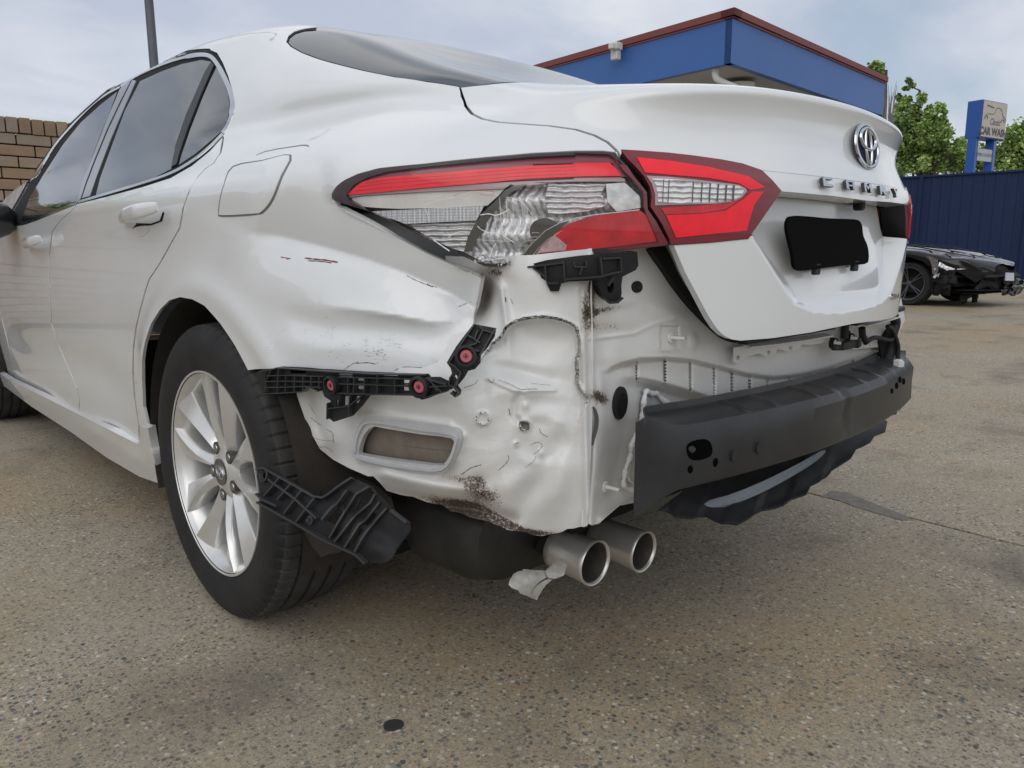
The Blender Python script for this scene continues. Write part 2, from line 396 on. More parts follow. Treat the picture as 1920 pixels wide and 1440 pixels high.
def smooth(pts,n=6,closed=False):
    "Catmull-Rom through the points"
    P=np.array(pts,float);m=len(P);out=[]
    for i in range(m if closed else m-1):
        p0=P[(i-1)%m] if closed or i>0 else 2*P[0]-P[1];p1=P[i];p2=P[(i+1)%m];p3=P[(i+2)%m] if closed or i<m-2 else 2*P[-1]-P[-2]
        for k in range(n):
            t=k/n;out.append(tuple(.5*((2*p1)+(-p0+p2)*t+(2*p0-5*p1+4*p2-p3)*t*t+(-p0+3*p1-3*p2+p3)*t**3)))
    if not closed: out.append(tuple(P[-1]))
    return out
def dens(pts,step):
    out=[];m=len(pts)
    for i in range(m):
        a=np.array(pts[i]);b=np.array(pts[(i+1)%m]);n=max(1,int(np.hypot(*(b-a))/step))
        for k in range(n): out.append(tuple(a+(b-a)*k/n))
    return out
def pts_d(pts):
    out=[]
    for a,b in zip(pts,pts[1:]):
        n=max(1,int(math.dist(a,b)/6))
        for k in range(n): out.append((a[0]+(b[0]-a[0])*k/n,a[1]+(b[1]-a[1])*k/n))
    return out+[pts[-1]]
def ridged(u,v,seed,sc,n=5):
    "faceted crumple: triangle waves in random directions, warped by each other"
    r=np.random.default_rng(seed);o=0;w=0
    for k in range(n):
        a=r.uniform(0,math.pi);p=r.uniform(0,6.3);f=r.uniform(.6,1.7)
        x=(u*math.cos(a)+v*math.sin(a))/sc*f+p+1.3*w;t=np.abs(((x/math.pi)%2)-1);o=o+(t-.5)/f;w=np.sin(x*.7+p)
    return o/n*2
def crease(d,w,s=2.): return np.exp(-(np.sqrt(d*d+s*s)-s)/w)
def pip(P,poly):
    x,y=P[:,0],P[:,1];c=np.zeros(len(P),bool);n=len(poly);j=n-1
    for i in range(n):
        xi,yi=poly[i];xj,yj=poly[j]
        if yi!=yj:
            m=((yi>y)!=(yj>y))&(x<(xj-xi)*(y-yi)/(yj-yi)+xi);c^=m
        j=i
    return c
def panel(name,surf,outline,mt,parent=None,step=.14,thick=.004,off=0.,holes=(),dirt=None,scuff=None,rim=True,label=None,px=True,offf=None,skirt_in=0.,rnd=.0012):
    "trim a piece out of a surface along an outline (param coords after px())"
    loops=[]
    for k,o in enumerate([outline]+list(holes)):
        q=surf.px(dens(o,6)) if px else o
        q=dens(q,step)
        # drop near-duplicates
        r=[q[0]]
        for p in q[1:]:
            if math.dist(p,r[-1])>step*.22: r.append(p)
        if math.dist(r[0],r[-1])<step*.22: r.pop()
        loops.append(r)
    allp=np.array(loops[0]);lo=allp.min(0);hi=allp.max(0)
    gx,gy=np.meshgrid(np.arange(lo[0],hi[0],step),np.arange(lo[1],hi[1],step*.9))
    G=np.stack([gx.ravel(),gy.ravel()],1);G[:,0]+=(np.arange(len(G))//gx.shape[1]%2)*step*.5
    m=pip(G,loops[0])
    for h in loops[1:]: m&=~pip(G,h)
    G=G[m]
    if len(G):
        mind=np.full(len(G),1e9)
        for lp in loops:
            L=np.array(lp)
            for i in range(0,len(L)): mind=np.minimum(mind,(G[:,0]-L[i,0])**2+(G[:,1]-L[i,1])**2)
        G=G[mind>(step*.55)**2]
    verts=[];edges=[]
    for lp in loops:
        n=len(verts);verts+=lp;edges+=[(n+i,n+(i+1)%len(lp)) for i in range(len(lp))]
    nv=len(verts);verts=verts+[tuple(g) for g in G]
    r=delaunay_2d_cdt([Vector(p) for p in verts],edges,[],1,1e-7)
    p=np.array([tuple(x) for x in r[0]]);T=[tuple(f) for f in r[2] if len(f)==3]
    if len(loops)>1 and T:
        cen=p[np.array(T)].mean(1);km=np.ones(len(T),bool)
        for h in loops[1:]: km&=~pip(cen,h)
        T=[t for t,k in zip(T,km) if k]
    X,N=surf.ev(p)
    if offf is not None: X=X+N*offf(X)[:,None]
    if off: X=X+N*off
    # orient triangles along the normal
    TT=[]
    for f in T:
        n=np.cross(X[f[1]]-X[f[0]],X[f[2]]-X[f[0]]);TT.append(f if n@N[f[0]]>0 else f[::-1])
    cnt={}
    for f in TT:
        for a,b in ((f[0],f[1]),(f[1],f[2]),(f[2],f[0])): cnt[(a,b)]=1
    bd=[(a,b) for (a,b) in cnt if (b,a) not in cnt]
    V=list(X);F=list(TT);NL=[N[i] for f in TT for i in f]
    idx={};src=list(range(len(X)))
    def dup(i,d):
        if (i,d) not in idx: idx[(i,d)]=len(V);V.append(X[i]-N[i]*d);src.append(i)
        return idx[(i,d)]
    if thick>0:
        for a,b in bd:
            e=X[b]-X[a];o=np.cross(e,N[a]);o/=np.linalg.norm(o)+1e-12
            if thick>rnd*2:
                f=(b,a,dup(a,rnd),dup(b,rnd));F.append(f);n2=(N[a]+o)/1.414;NL+=[N[b]*.85+o*.5,N[a]*.85+o*.5,n2*.4+o,n2*.4+o]
                f=(dup(b,rnd),dup(a,rnd),dup(a,thick),dup(b,thick));F.append(f);NL+=[o]*4
            else:
                F.append((b,a,dup(a,thick),dup(b,thick)));NL+=[o]*4
    me=bpy.data.meshes.new(name);me.from_pydata([tuple(map(float,v)) for v in V],[],F);me.shade_smooth()
    if dirt is not None or scuff is not None:
        uv=proj(np.array(V));
        for nm,fn in (('dirt',dirt),('scuff',scuff)):
            if fn is not None:
                at=me.attributes.new(nm,'FLOAT','POINT');at.data.foreach_set('value',np.clip(fn(uv[:,0],uv[:,1]),0,3).astype(np.float32))
    me.normals_split_custom_set([tuple(map(float,n/(np.linalg.norm(n)+1e-12))) for n in NL])
    o=link(name,me,mt,parent)
    if label:o['label']=label
    return o

# ================================================================= THE WHITE CAR
CAR=empty('damaged_car',(0,2.4,0),label='white sedan with crumpled rear corner, cracked tail light and missing rear bumper',cat='car')
def dent(X):
    sh=X.shape[:-1];P=X.reshape(-1,3);uv=proj(P);u,v=uv[:,0],uv[:,1]
    d,t=segd(u,v,[(470,436),(560,458),(640,480),(740,513),(830,552),(915,602)])
    lv=np.interp(u,[200,470,560,640,740,830,915],[330,436,458,480,513,552,602]);w=84-34*sm(-24,24,v-lv)
    g=-.040*crease(d,w*1.05,4)*sm(0,.22,t+.12)*(.70+.45*t)
    d2,t2=segd(u,v,[(585,573),(660,578),(740,590),(810,606),(870,600)])
    g+=.012*crease(d2,15,3)*np.sin(np.pi*np.clip(t2,0.02,1))
    g+=-.010*gb(u,v,720,625,150,30,4)
    g+=-.006*gb(u,v,560,600,60,25,20)+.004*gb(u,v,640,650,90,18,2)
    g+=.007*gb(u,v,455,430,26,90,25)          # ridge pushed up beside the wheel arch
    g+=-.012*gb(u,v,880,560,40,60,0)
    g+=.0045*ridged(u,v,3,46)*gb(u,v,760,560,170,110,12,2)+.0016*ridged(u,v,8,17)*gb(u,v,740,620,150,60,5,2)
    d3,t3=segd(u,v,[(905,515),(896,560),(887,607)]);g+=.012*crease(d3,16,3)
    g+=-.004*gb(u,v,610,330,55,45,-40)
    m=(P[:,0]<0)&(P[:,1]<1.15)&(P[:,2]>.5)&(P[:,2]<1.02)
    g=g*m*sm(1.15,.95,P[:,1])*sm(1.02,.95,P[:,2])
    # never under the lamp
    w=sm(590.,640.,u);g*=sm(0.,26.,v-np.interp(u,[620,640,740,905,960],[360,380,425,490,470]))*w+(1-w)
    # sharp character: wheel arch lip
    return g.reshape(sh)
SP=Surf(None,rr=(0,NR-1),ss=(3,28))
def door_shape(X):
    y=X[...,1];z=X[...,2];l=np.where(X[...,0]<0,1.,0.)
    g=-.009*np.exp(-((z-.47)/.07)**2)*sm(1.5,1.9,y)*sm(3.4,3.0,y)      # concave lower door
    g+=.0025*np.exp(-((z-.93)/.014)**2)*sm(1.2,1.5,y)                    # shoulder crease
    r=np.hypot(y-1.10,z-.33);g+=.008*np.exp(-((r-.41)/.035)**2)*sm(.45,.6,z)*(y>.3)  # flared arch
    return g*l
def full(X): return dent(X)+door_shape(X)
SB=Surf(full,rr=(0,NR-1),ss=(2.4,17),k=(7,12))
nul=lambda u,v:np.zeros_like(u)
gap_rear=[(418,257),(413,287),(400,306),(385,316),(372,330),(353,363),(343,393),(340,410),(337,427),(320,457),(300,493),(280,523),(273,543),(263,580),(255,613),(250,653),(249,700),(252,743),(257,780),(260,797),(261,827)]
arch=[(465,694),(440,647),(413,607),(383,573),(360,561),(337,557),(317,563),(300,580),(283,607),(272,640),(266,677),(266,717),(268,763),(277,801)]
trim_out=[(418,255),(428,240),(437,215),(440,195),(436,170),(428,143),(418,118),(407,99),(394,93),(370,94),(330,101),(290,115),(250,136),(210,164),(180,189),(150,216),(122,244),(92,282),(60,330),(36,372),(12,414)]
lamp_top=[(621,366),(630,352),(645,340),(670,328),(710,317),(800,308),(900,297),(1000,288),(1080,284),(1130,284),(1157,287)]
lid_gap=[(862,165),(866,178),(873,197),(885,212),(905,222),(935,228),(975,231),(1030,235),(1080,242),(1115,253),(1140,266),(1155,280),(1162,290)]
glass_edge=[(592,51),(570,53),(552,58),(540,67),(536,78),(545,88),(565,99),(600,112),(640,123),(690,135),(740,145),(800,154),(860,163)]
q_bottom=[(903,518),(898,545),(889,585),(887,607),(873,628),(858,655),(838,682),(818,694),(795,699),(740,698),(700,697),(620,692),(520,690),(480,692)]
q_lampgap=[(622,375),(634,388),(655,400),(690,418),(740,445),(800,476),(860,503),(900,520)]
def off_px(pts,dx,dy): return [(a+dx,b+dy) for a,b in pts]
ROOF_R=20.0
a=SB.px([(12,414)])[0];g0=SB.px([(592,51)])[0]
S0=2.9*1.6
topline=[(S0+(g0[0]-S0)*t,ROOF_R*SB.sc[1]-(0)) for t in np.linspace(0,1,30)]
pil=[(5.3,8.6),(5.3,10.5),(4.9,12.2),(4.3,13.8),(3.5,15.7),(2.9,17.2),(2.85,18.6)];fr=[(x*1.6,y) for x,y in pil]
qp=SB.px(pts_d(trim_out))+fr+topline[1:-1]+SB.px([(594,50)]+glass_edge[1:]+off_px(lid_gap,-3,2)[1:]+[(1157,287)]+off_px(lamp_top,0,-2)[::-1]+q_lampgap+q_bottom+arch+[(260,798)]+[(u+1.6,v) for u,v in gap_rear[:-1]][::-1])
def q_dirt(u,v):
    d,_=segd(u,v,[(640,400),(740,450),(860,505),(905,517)])
    return 1.1*np.exp(-(d/7)**2)*sm(760,860,u)+.45*np.exp(-(segd(u,v,[(250,600),(250,700),(258,790)])[0]/14)**2)+.30*sm(600,690,v)*sm(560,440,u)+.9*np.exp(-(segd(u,v,[(905,520),(888,600)])[0]/7)**2)
def q_scuff(u,v):
    return 1.0*gb(u,v,640,632,130,42,3,2)+.8*gb(u,v,720,660,95,28,8,2)+.45*gb(u,v,560,640,55,45,30,2)+.35*gb(u,v,800,610,60,30,20,2)+.5*np.exp(-(segd(u,v,[(500,640),(512,665)])[0]/8)**2)
panel('quarter_panel',SB,qp,WHITE,CAR,px=False,step=.075,thick=.008,dirt=q_dirt,scuff=q_scuff)
# seam lines: dark channel behind every shut line
def strip(name,surf,line,w,off,mt,parent=None,step=.05,thick=.001,**k):
    P=np.array(line,float);T=np.gradient(P,axis=0);T/=np.linalg.norm(T,axis=1)[:,None];N=np.stack([-T[:,1],T[:,0]],1)
    ww=np.full(len(P),w) if np.isscalar(w) else np.array(w)
    o=[tuple(x) for x in P+N*ww[:,None]/2]+[tuple(x) for x in (P-N*ww[:,None]/2)[::-1]]
    return panel(name,surf,o,mt,parent,step=step,thick=thick,off=off,**k)
strip('door_gap_shadow',SB,gap_rear,12,-.009,BLKD,CAR)
fgap=[(143,383),(134,396),(114,412),(98,434),(92,480),(93,533),(97,607),(110,647),(130,693),(145,727),(149,753),(147,773)]
strip('door_gap_shadow',SB,fgap,12,-.009,BLKD,CAR)
belt=[(418,257),(393,283),(360,310),(320,333),(267,350),(200,368),(143,384)]
beltf=[(143,384),(100,398),(50,416),(30,424),(12,416)]
# doors
rd_=[(u-1.6,v) for u,v in gap_rear]+[(205,803),(148,774)]+[(u+1,v) for u,v in fgap[::-1]]+[(200,369),(267,351),(320,334),(360,311),(393,284),(416,259)]
RD=panel('rear_door',SB,rd_,WHITE,CAR,step=.11,thick=.006,dirt=lambda u,v:.5*np.exp(-(segd(u,v,[(250,600),(250,700),(258,800)])[0]/18)**2)+.35*np.exp(-(segd(u,v,[(262,829),(148,775)])[0]/12)**2))
f1=[tuple(x) for x in proj([(-.895,3.42,.93),(-.905,3.40,.7),(-.90,3.40,.45),(-.885,3.38,.30)])]
fd=[(u-1,v) for u,v in fgap]+[(90,744),(16,707)]+f1[::-1]+[(0,412),(12,417),(30,425),(50,417),(100,399)]
FD=panel('front_door',SB,fd,WHITE,CAR,step=.13,thick=.006,dirt=nul)
# side skirt
sk=[(-20,690),(3,702),(16,711),(90,748),(147,777),(205,806),(258,833),(263,828),(262,800),(277,803),(283,840),(294,880),(303,908),(262,894),(200,858),(130,808),(60,763),(13,728),(-20,705)]
SK=PxSurf([(0,700,'x',-.875),(0,730,'x',-.845),(147,776,'x',-.885),(130,808,'x',-.85),(262,835,'x',-.89),(230,878,'x',-.86),(300,900,'x',-.875),(280,850,'x',-.90),(180,815,'x',-.893),(60,740,'x',-.888)],
   bump=lambda u,v:-.006*np.exp(-(segd(u,v,[(0,712),(147,792),(262,862)])[0]/10)**2))
panel('side_skirt',SK,sk,WHITE,CAR,step=.11,thick=.02,dirt=lambda u,v:.3+0*u)
WSE=a[0]/1.6-.1
# front fender, far side, roof and far rear built from the same body surface
def stpanel(name,lo,hi,mt,off=0,surf=None,step=.3,holes=(),**k):
    (s0,r0),(s1,r1)=lo,hi;sf=surf or SP
    return panel(name,sf,[(s0*1.6,r0),(s1*1.6,r0),(s1*1.6,r1),(s0*1.6,r1)],mt,CAR,step=step,off=off,px=False,holes=holes,dirt=nul,scuff=None,**k)
def circ_st(surf,y0,z0,r,side=-1,n=28,zmin=None):
    out=[]
    for k in range(n):
        a=2*math.pi*k/n;y=y0+r*math.cos(a);z=z0+r*math.sin(a)
        h=surf.b.ray_cast(Vector((side*2,y,z)),Vector((-side,0,0)))
        f=h[2];c=f//2;i=c//(surf.nc-1);j=c%(surf.nc-1);out.append((surf.q[j]*1.6,surf.r[i]))
    return out
SPF=Surf(None,rr=(0,NR-1),ss=(0,40),k=(4,6));SPF.grid()
stpanel('front_fender',(3.0,.6),(5.02,9.6),WHITE,surf=SPF,holes=[],step=.25)
stpanel('front_body',(0,.6),(3.0,9.6),WHITE,surf=SPF,step=.4)
panel('bonnet',SPF,[(0,9.6),(5.25*1.6,9.6),(5.28*1.6,10.5),(4.85*1.6,12.2),(4.3*1.6,13.6),(0,13.6)],WHITE,CAR,px=False,step=.4,dirt=nul)
panel('windscreen',SPF,[(0,13.6)]+[(4.3*1.6,13.6)]+fr[3:]+[(2.85*1.6,20.),(0,20.)],TGLASS,CAR,px=False,step=.4)
stpanel('far_side_body',(37,.6),(40,9.6),WHITE,surf=SPF,step=.4)
stpanel('far_side_body',(26.5,4.),(37,11.),WHITE,surf=SPF,step=.4)
stpanel('far_side_skirt',(30.5,.6),(37,4.),WHITE,surf=SPF,step=.4)
stpanel('bonnet',(36,9.6),(40,13.6),WHITE,surf=SPF,step=.4)
stpanel('windscreen',(35,13.6),(40,20),TGLASS,surf=SPF,step=.4)
stpanel('far_side_glass',(29.6,11.),(36,19.5),TGLASS,surf=SPF,step=.4,off=-.004)
# rear glass: left edge traced, mirrored to the right
ge=SP.px(glass_edge[1:])
gtop=[(g0[0]+(32-g0[0])*t,20.0+.35*math.sin(t*math.pi/2)) for t in np.linspace(0,1,8)]
half=[(x,y) for x,y in ge];base_r=14.25
gb0=half[-1];basel=[(gb0[0]+(32-gb0[0])*t,gb0[1]+(base_r-gb0[1])*min(1,t*3)) for t in np.linspace(0.03,1,14)]
left=gtop[::-1][:-1]+[(g0[0],g0[1])]+half+basel
mir=[(64-x,y) for x,y in left][::-1]
loop=[p for p in left if p[0]<31.99];loop=left+[(64-x,y) for x,y in left[1:-1]][::-1]
panel('rear_window',SP,loop,RGLASS,CAR,px=False,step=.2,off=-.003,thick=.004)
strip('rear_window_seal',SP,glass_edge,6,-.002,BLKD,CAR)
# roof over the top, with the far side C pillar
n=panel('roof',SPF,topline+gtop+[(64-x,y) for x,y in gtop[::-1][1:]]+[(64-p[0],p[1]) for p in topline[::-1]]+[(64-S0,22.9),(S0,22.9)],WHITE,CAR,px=False,step=.3,dirt=nul)
cp=[(26.5*1.6,11.),(29.6*1.6,11.),(29.6*1.6,20)]+[(64-p[0],20.) for p in topline[::-1] if 64-p[0]<29.6*1.6][::-1]
cpl=[(64-x,y) for x,y in [(g0[0],20)]+[(x,y) for x,y in half]]
panel('far_side_pillar',SPF,cpl[::1]+[(64-half[-1][0]+2.0,12.9),(26.3*1.6,11.),(29.6*1.6,11.),(29.6*1.6,20.)],WHITE,CAR,px=False,step=.4,dirt=nul)
# daylight opening
surround=[(416,253),(427,238),(435,214),(438,195),(434,170),(426,143),(416,119),(406,101),(393,95.5),(370,96.5),(330,103.5),(290,118),(250,139),(210,167),(180,192),(150,219),(122,247),(92,285),(60,333),(36,375),(14,413),(30,424),(50,416.5),(100,398),(143,384),(200,368),(267,350),(320,333),(360,310),(393,283)]
panel('window_surround',SB,surround,BLKD,CAR,off=-.003,step=.25)
z1=lambda pts:[(x/3.,y/3.) for x,y in pts]
panel('rear_door_window',SB,z1([(785,455),(900,402),(1020,358),(1130,335),(1185,345),(1155,400),(1045,650),(990,820),(957,948),(850,1003),(700,1056),(535,1100),(560,1000),(640,780),(700,620)]),TGLASS,RD,off=-.0015,step=.25)
panel('quarter_window',SB,z1([(1214,378),(1250,440),(1280,530),(1288,600),(1270,680),(1243,735),(1170,795),(1080,870),(1003,922),(1014,860),(1064,720),(1134,540)]),TGLASS,CAR,off=-.0015,step=.2)
panel('front_door_window',SB,z1([(655,515),(560,590),(450,690),(350,815),(250,970),(165,1110),(115,1240),(150,1240),(300,1182),(425,1135),(450,1060),(500,920),(560,760),(610,640)]),TGLASS,FD,off=-.0015,step=.25)
PIL=mat('grey_pillar_trim',(.12,.125,.13),.22,coat=.5)
panel('pillar_trim',SB,z1([(745,450),(690,560),(610,730),(540,900),(490,1030),(462,1115),(505,1103),(540,1000),(620,790),(690,625),(765,455)]),PIL,RD,off=.0005,step=.25)
panel('pillar_trim',SB,z1([(675,500),(735,455),(680,560),(600,730),(530,900),(480,1030),(452,1120),(432,1135),(470,1010),(530,860),(600,680)]),PIL,FD,off=.0005,step=.25)
panel('window_divider',SB,z1([(1190,352),(1205,368),(1130,540),(1060,720),(1012,860),(995,925),(967,942),(990,820),(1048,650),(1158,400)]),BLKP,RD,off=.002,step=.2)
ctop=z1([(680,487),(760,430),(860,383),(960,345),(1060,318),(1130,308),(1180,316),(1215,350),(1255,420),(1290,500),(1308,575),(1300,650),(1275,715),(1252,748)])
strip('window_trim',SB,smooth(ctop,4),[4.5]*16+[7.5]*14+[8.5]*14+[6]*9,.001,CHROME,CAR,thick=.004,step=.12)
strip('window_trim',SB,smooth(z1([(128,1172),(103,1235),(200,1000),(300,830),(420,690),(520,590),(600,530),(675,490)])[2:],4),3.2,.001,CHROME,CAR,thick=.004,step=.12)
strip('window_trim',SB,smooth(z1([(1252,752),(1180,826),(1080,906),(960,974),(800,1030),(600,1090),(430,1140)]),4),4.2,.001,CHROME,CAR,thick=.004,step=.12)
strip('window_trim',SB,smooth(z1([(425,1146),(300,1196),(180,1243),(110,1262),(60,1240)]),4),4.5,.001,CHROME,CAR,thick=.004,step=.12)
strip('roof_channel',SB,smooth(trim_out[8:],2),2.2,.0015,BLKD,CAR,step=.12)
# fuel flap
ff=z1([(1311,937),(1262,1040),(1238,1130),(1232,1196),(1250,1218),(1440,1207),(1490,1187),(1540,1118),(1590,990),(1638,873),(1480,903)])
strip('fuel_flap_gap',SB,smooth(ff,3,True)+[ff[0]],2.3,.0004,mat('gap_and_crease_grey',(.20,.20,.20),.8),CAR,step=.06)
panel('fuel_flap',SB,smooth(z1([(1317,945),(1268,1043),(1245,1130),(1239,1190),(1254,1210),(1438,1200),(1483,1180),(1533,1114),(1583,988),(1630,879),(1480,910)]),3,True),WHITE,CAR,off=.0022,thick=.004,step=.09,dirt=nul,scuff=nul)
strip('body_crease_line',SB,z1([(1440,873),(1490,853),(1560,838),(1640,826),(1700,817),(1728,818),(1738,824)]),[.8,1.2,1.5,1.6,1.8,2.4,2.4],.0003,mat('gap_and_crease_grey',(.1,.1,.1),.8),CAR,step=.06)  # dark line drawn on stands for the shade along the body crease
# door handles
def handle(a,b,parent,sc=1.,hole=None):
    pa=SB.ev(SB.px([a,((a[0]*2+b[0])/3,(a[1]*2+b[1])/3),((a[0]+b[0]*2)/3,(a[1]+b[1]*2)/3),b]));X,N=pa
    offs=[.012,.034,.040,.030];C=[X[i]+N[i]*offs[i] for i in range(4)]
    Cs=[];Q=smooth([tuple(c) for c in C],6) if False else None
    P=np.array(C);ts=np.linspace(0,1,18);out=[]
    for t in ts:
        k=min(int(t*3),2);w=t*3-k;w=w*w*(3-2*w)*.3+w*.7;out.append(P[k]*(1-w)+P[k+1]*w)
    out=np.array(out);m=MB();V=[];n=14
    T=np.gradient(out,axis=0);T/=np.linalg.norm(T,axis=1)[:,None]
    Fc=[]
    for i,c in enumerate(out):
        t=ts[i];ry=.017*sc*min(1,(math.sin(math.pi*min(max(t*1.0,.02),.98)))**.22);rx=.009*sc*min(1,(math.sin(math.pi*min(max(t,.02),.98)))**.5)
        nn=N[min(int(t*3),3)];nn=nn-T[i]*(nn@T[i]);nn/=np.linalg.norm(nn);w=np.cross(T[i],nn)
        for k in range(n):
            q=2*math.pi*k/n;V.append(c+nn*rx*math.cos(q)+w*ry*math.sin(q))
        if i: 
            for k in range(n): Fc.append(((i-1)*n+k,(i-1)*n+(k+1)%n,i*n+(k+1)%n,i*n+k))
    Fc+=[tuple(range(n)),tuple((len(out)-1)*n+k for k in range(n))]
    m.add(V,Fc);h=m.build('door_handle',WHITE,parent,smooth=True,auto=60)
    return X,N
handle((233,411),(322,388),RD)
handle((54,460),(97,446),FD)
panel('handle_slot',SB,z1([(745,1285),(765,1265),(768,1255),(850,1258),(900,1240),(918,1190),(925,1200),(912,1245),(850,1268),(770,1275)]),BLKD,RD,off=.0008,step=.1,thick=.001)
panel('handle_cup_shade',SB,smooth(z1([(760,1285),(800,1270),(845,1275),(825,1315),(790,1332),(765,1320)]),3,True),mat('white_shadow_cup',(.66,.67,.67),.3,coat=.5),RD,off=.0008,step=.1,thick=.001)  # flat greyer patch, the recess shade is put into its colour
# door mirror, black, at the left edge of the view
MI=empty('mirror_pivot',(0,0,0)) if False else None
m=MB();c=hx(-27,410,-1.0);V=[];n=16
prof=[(0,.02),(.01,.075),(.04,.10),(.10,.105),(.16,.09),(.20,.05),(.215,.01)]
Vm=[];Fm=[]
for i,(dy,rr) in enumerate(prof):
    for k in range(n):
        q=2*math.pi*k/n;Vm.append((c[0]+1.05*rr*math.cos(q),c[1]+dy,c[2]+.72*rr*math.sin(q)))
    if i:
        for k in range(n): Fm.append(((i-1)*n+k,(i-1)*n+(k+1)%n,i*n+(k+1)%n,i*n+k))
Fm+=[tuple(range(n))[::-1]];m.add(Vm,Fm);MR=m.build('door_mirror',mat('mirror_black',(.015,.016,.018),.3,coat=.3),CAR,smooth=True,auto=60)
m=MB();m.bar((-.88,3.14,.90),(-.97,3.17,.915),.08,.04);m.build('mirror_arm',BLKP,MR,bevel=.006)

# ================================================================= BOOT LID, LAMPS, BADGES
def recess(X):
    ax=np.abs(X[...,0]);z=X[...,2]
    xw=np.interp(z,[.685,.70,.72,.83,.91],[.02,.18,.245,.355,.41])
    a_1=(xw-ax)*.85;b_1=z-.686;m=.5*(a_1+b_1-np.sqrt((a_1-b_1)**2+.0005))
    D=.016+.034*sm(.70,.88,z)
    return -D*sm(-.002,.046,m)*(z<.95)*(X[...,1]<.6)
SLD=Surf(recess,rr=(1.5,13),ss=(12,28),k=(12,12))
def half_sym(surf,pts,close_top=None):
    "photo points of the left half, from the centre line round to the centre line, mirrored to a full loop"
    q=[p for p in surf.px(dens(pts,6)[:-max(1,1)] if False else pts_d(pts)) if p[0]<31.9]
    return [(32,q[0][1])]+q+[(32,q[-1][1])]+[(64-x,y) for x,y in q[::-1]]
lampI_top=[(1166,283),(1200,284.5),(1250,288),(1300,293.5),(1350,300.5),(1390,308),(1425,320)]
seam=[(1425,320),(1470,324.5),(1520,329.5),(1570,335.5),(1610,341),(1640,345.5)]
# boot lid, upper part with deck
lg=SP.px(pts_d(off_px(lid_gap,2.5,-.5)));bl=[(lg[0][0]+(32-lg[0][0])*t,lg[0][1]+(14.0-lg[0][1])*min(1,t*3)) for t in np.linspace(1,.04,12)]
low=[p for p in SP.px(pts_d(off_px(lampI_top,0,-1.5)+off_px(seam,0,-1.2)[1:])) if p[0]<31.9]
lidhalf=bl+lg+low
lidloop=lidhalf+[(32,low[-1][1])]+[(64-x,y) for x,y in lidhalf[1:][::-1]]
LID=panel('boot_lid',SP,lidloop,WHITE,CAR,px=False,step=.13,thick=.012,dirt=lambda u,v:.12+0*u,scuff=nul)
strip('lid_gap_shadow',SP,lid_gap,12,-.011,BLKD,CAR)
# lower lid with plate recess
lowpts=[(1640,372),(1600,368),(1540,361),(1500,357),(1466,354),(1461,362),(1430,406),(1403,448),(1330,455.5),(1263,460),(1285,512),(1330,596),(1345,618),(1358,630),(1372,636.5),(1388,638.5),(1450,633.5),(1520,623),(1600,606.5),(1640,595)]
panel('lower_lid_panel',SLD,half_sym(SLD,lowpts),WHITE,LID,px=False,step=.055,thick=.018,dirt=lambda u,v:.25*sm(600,640,v)+.1,scuff=nul,off=.001)
# garnish strip carrying the letters
ST=panel('garnish_strip',SP,half_sym(SP,[(1640,347.5),(1610,343),(1570,337.5),(1520,331.5),(1470,326.5),(1427,322),(1445,339),(1463,359.5),(1500,362.5),(1560,368),(1600,373.5),(1640,379.5)]),WHITE,LID,px=False,step=.12,thick=.045,off=.004,dirt=nul,scuff=nul)
strip('garnish_seam',SP,off_px(seam,0,.8)[:5],5,-.006,BLKD,LID)
m=MB()
for u,v,w in ((1590,383,.035),(1600,388,.02)): pass
P0=SLD.ev(SLD.px([(1588,386)]))[0][0];m.box(P0+[0,-.012,.012],(.05,.03,.018));m.box(P0+[.01,-.02,-.0],(.02,.02,.02));m.build('lid_release',BLKG,LID,bevel=.004)
# letters
def frame(surf,u,v,off=0):
    X,N=surf.ev(surf.px([(u,v)]));n=N[0];n/=np.linalg.norm(n);up=np.array([0,0,1.]);up-=n*(up@n);up/=np.linalg.norm(up);rt=np.cross(up,n);return X[0]+n*off,n,up,-rt if rt[0]<0 else rt
LET={'C':[[(0,0),(1,0),(1,.26),(.30,.26),(.30,.74),(1,.74),(1,1),(.14,1),(0,.86)]],
 'A':[[(0,0),(.28,0),(.28,.74),(.74,.74),(.74,0),(1,0),(1,.86),(.86,1),(.14,1),(0,.86)],[(.28,.30),(.74,.30),(.74,.50),(.28,.50)]],
 'M':[[(0,0),(.24,0),(.24,.6),(.5,.22),(.76,.6),(.76,0),(1,0),(1,1),(.80,1),(.5,.56),(.2,1),(0,1)]],
 'R':[[(0,0),(.26,0),(.26,.30),(.52,.30),(.72,0),(1,0),(.80,.32),(1,.44),(1,.88),(.88,1),(0,1)]],
 'Y':[[(.38,0),(.64,0),(.64,.42),(1,1),(.72,1),(.51,.64),(.28,1),(0,1),(.38,.42)]]}
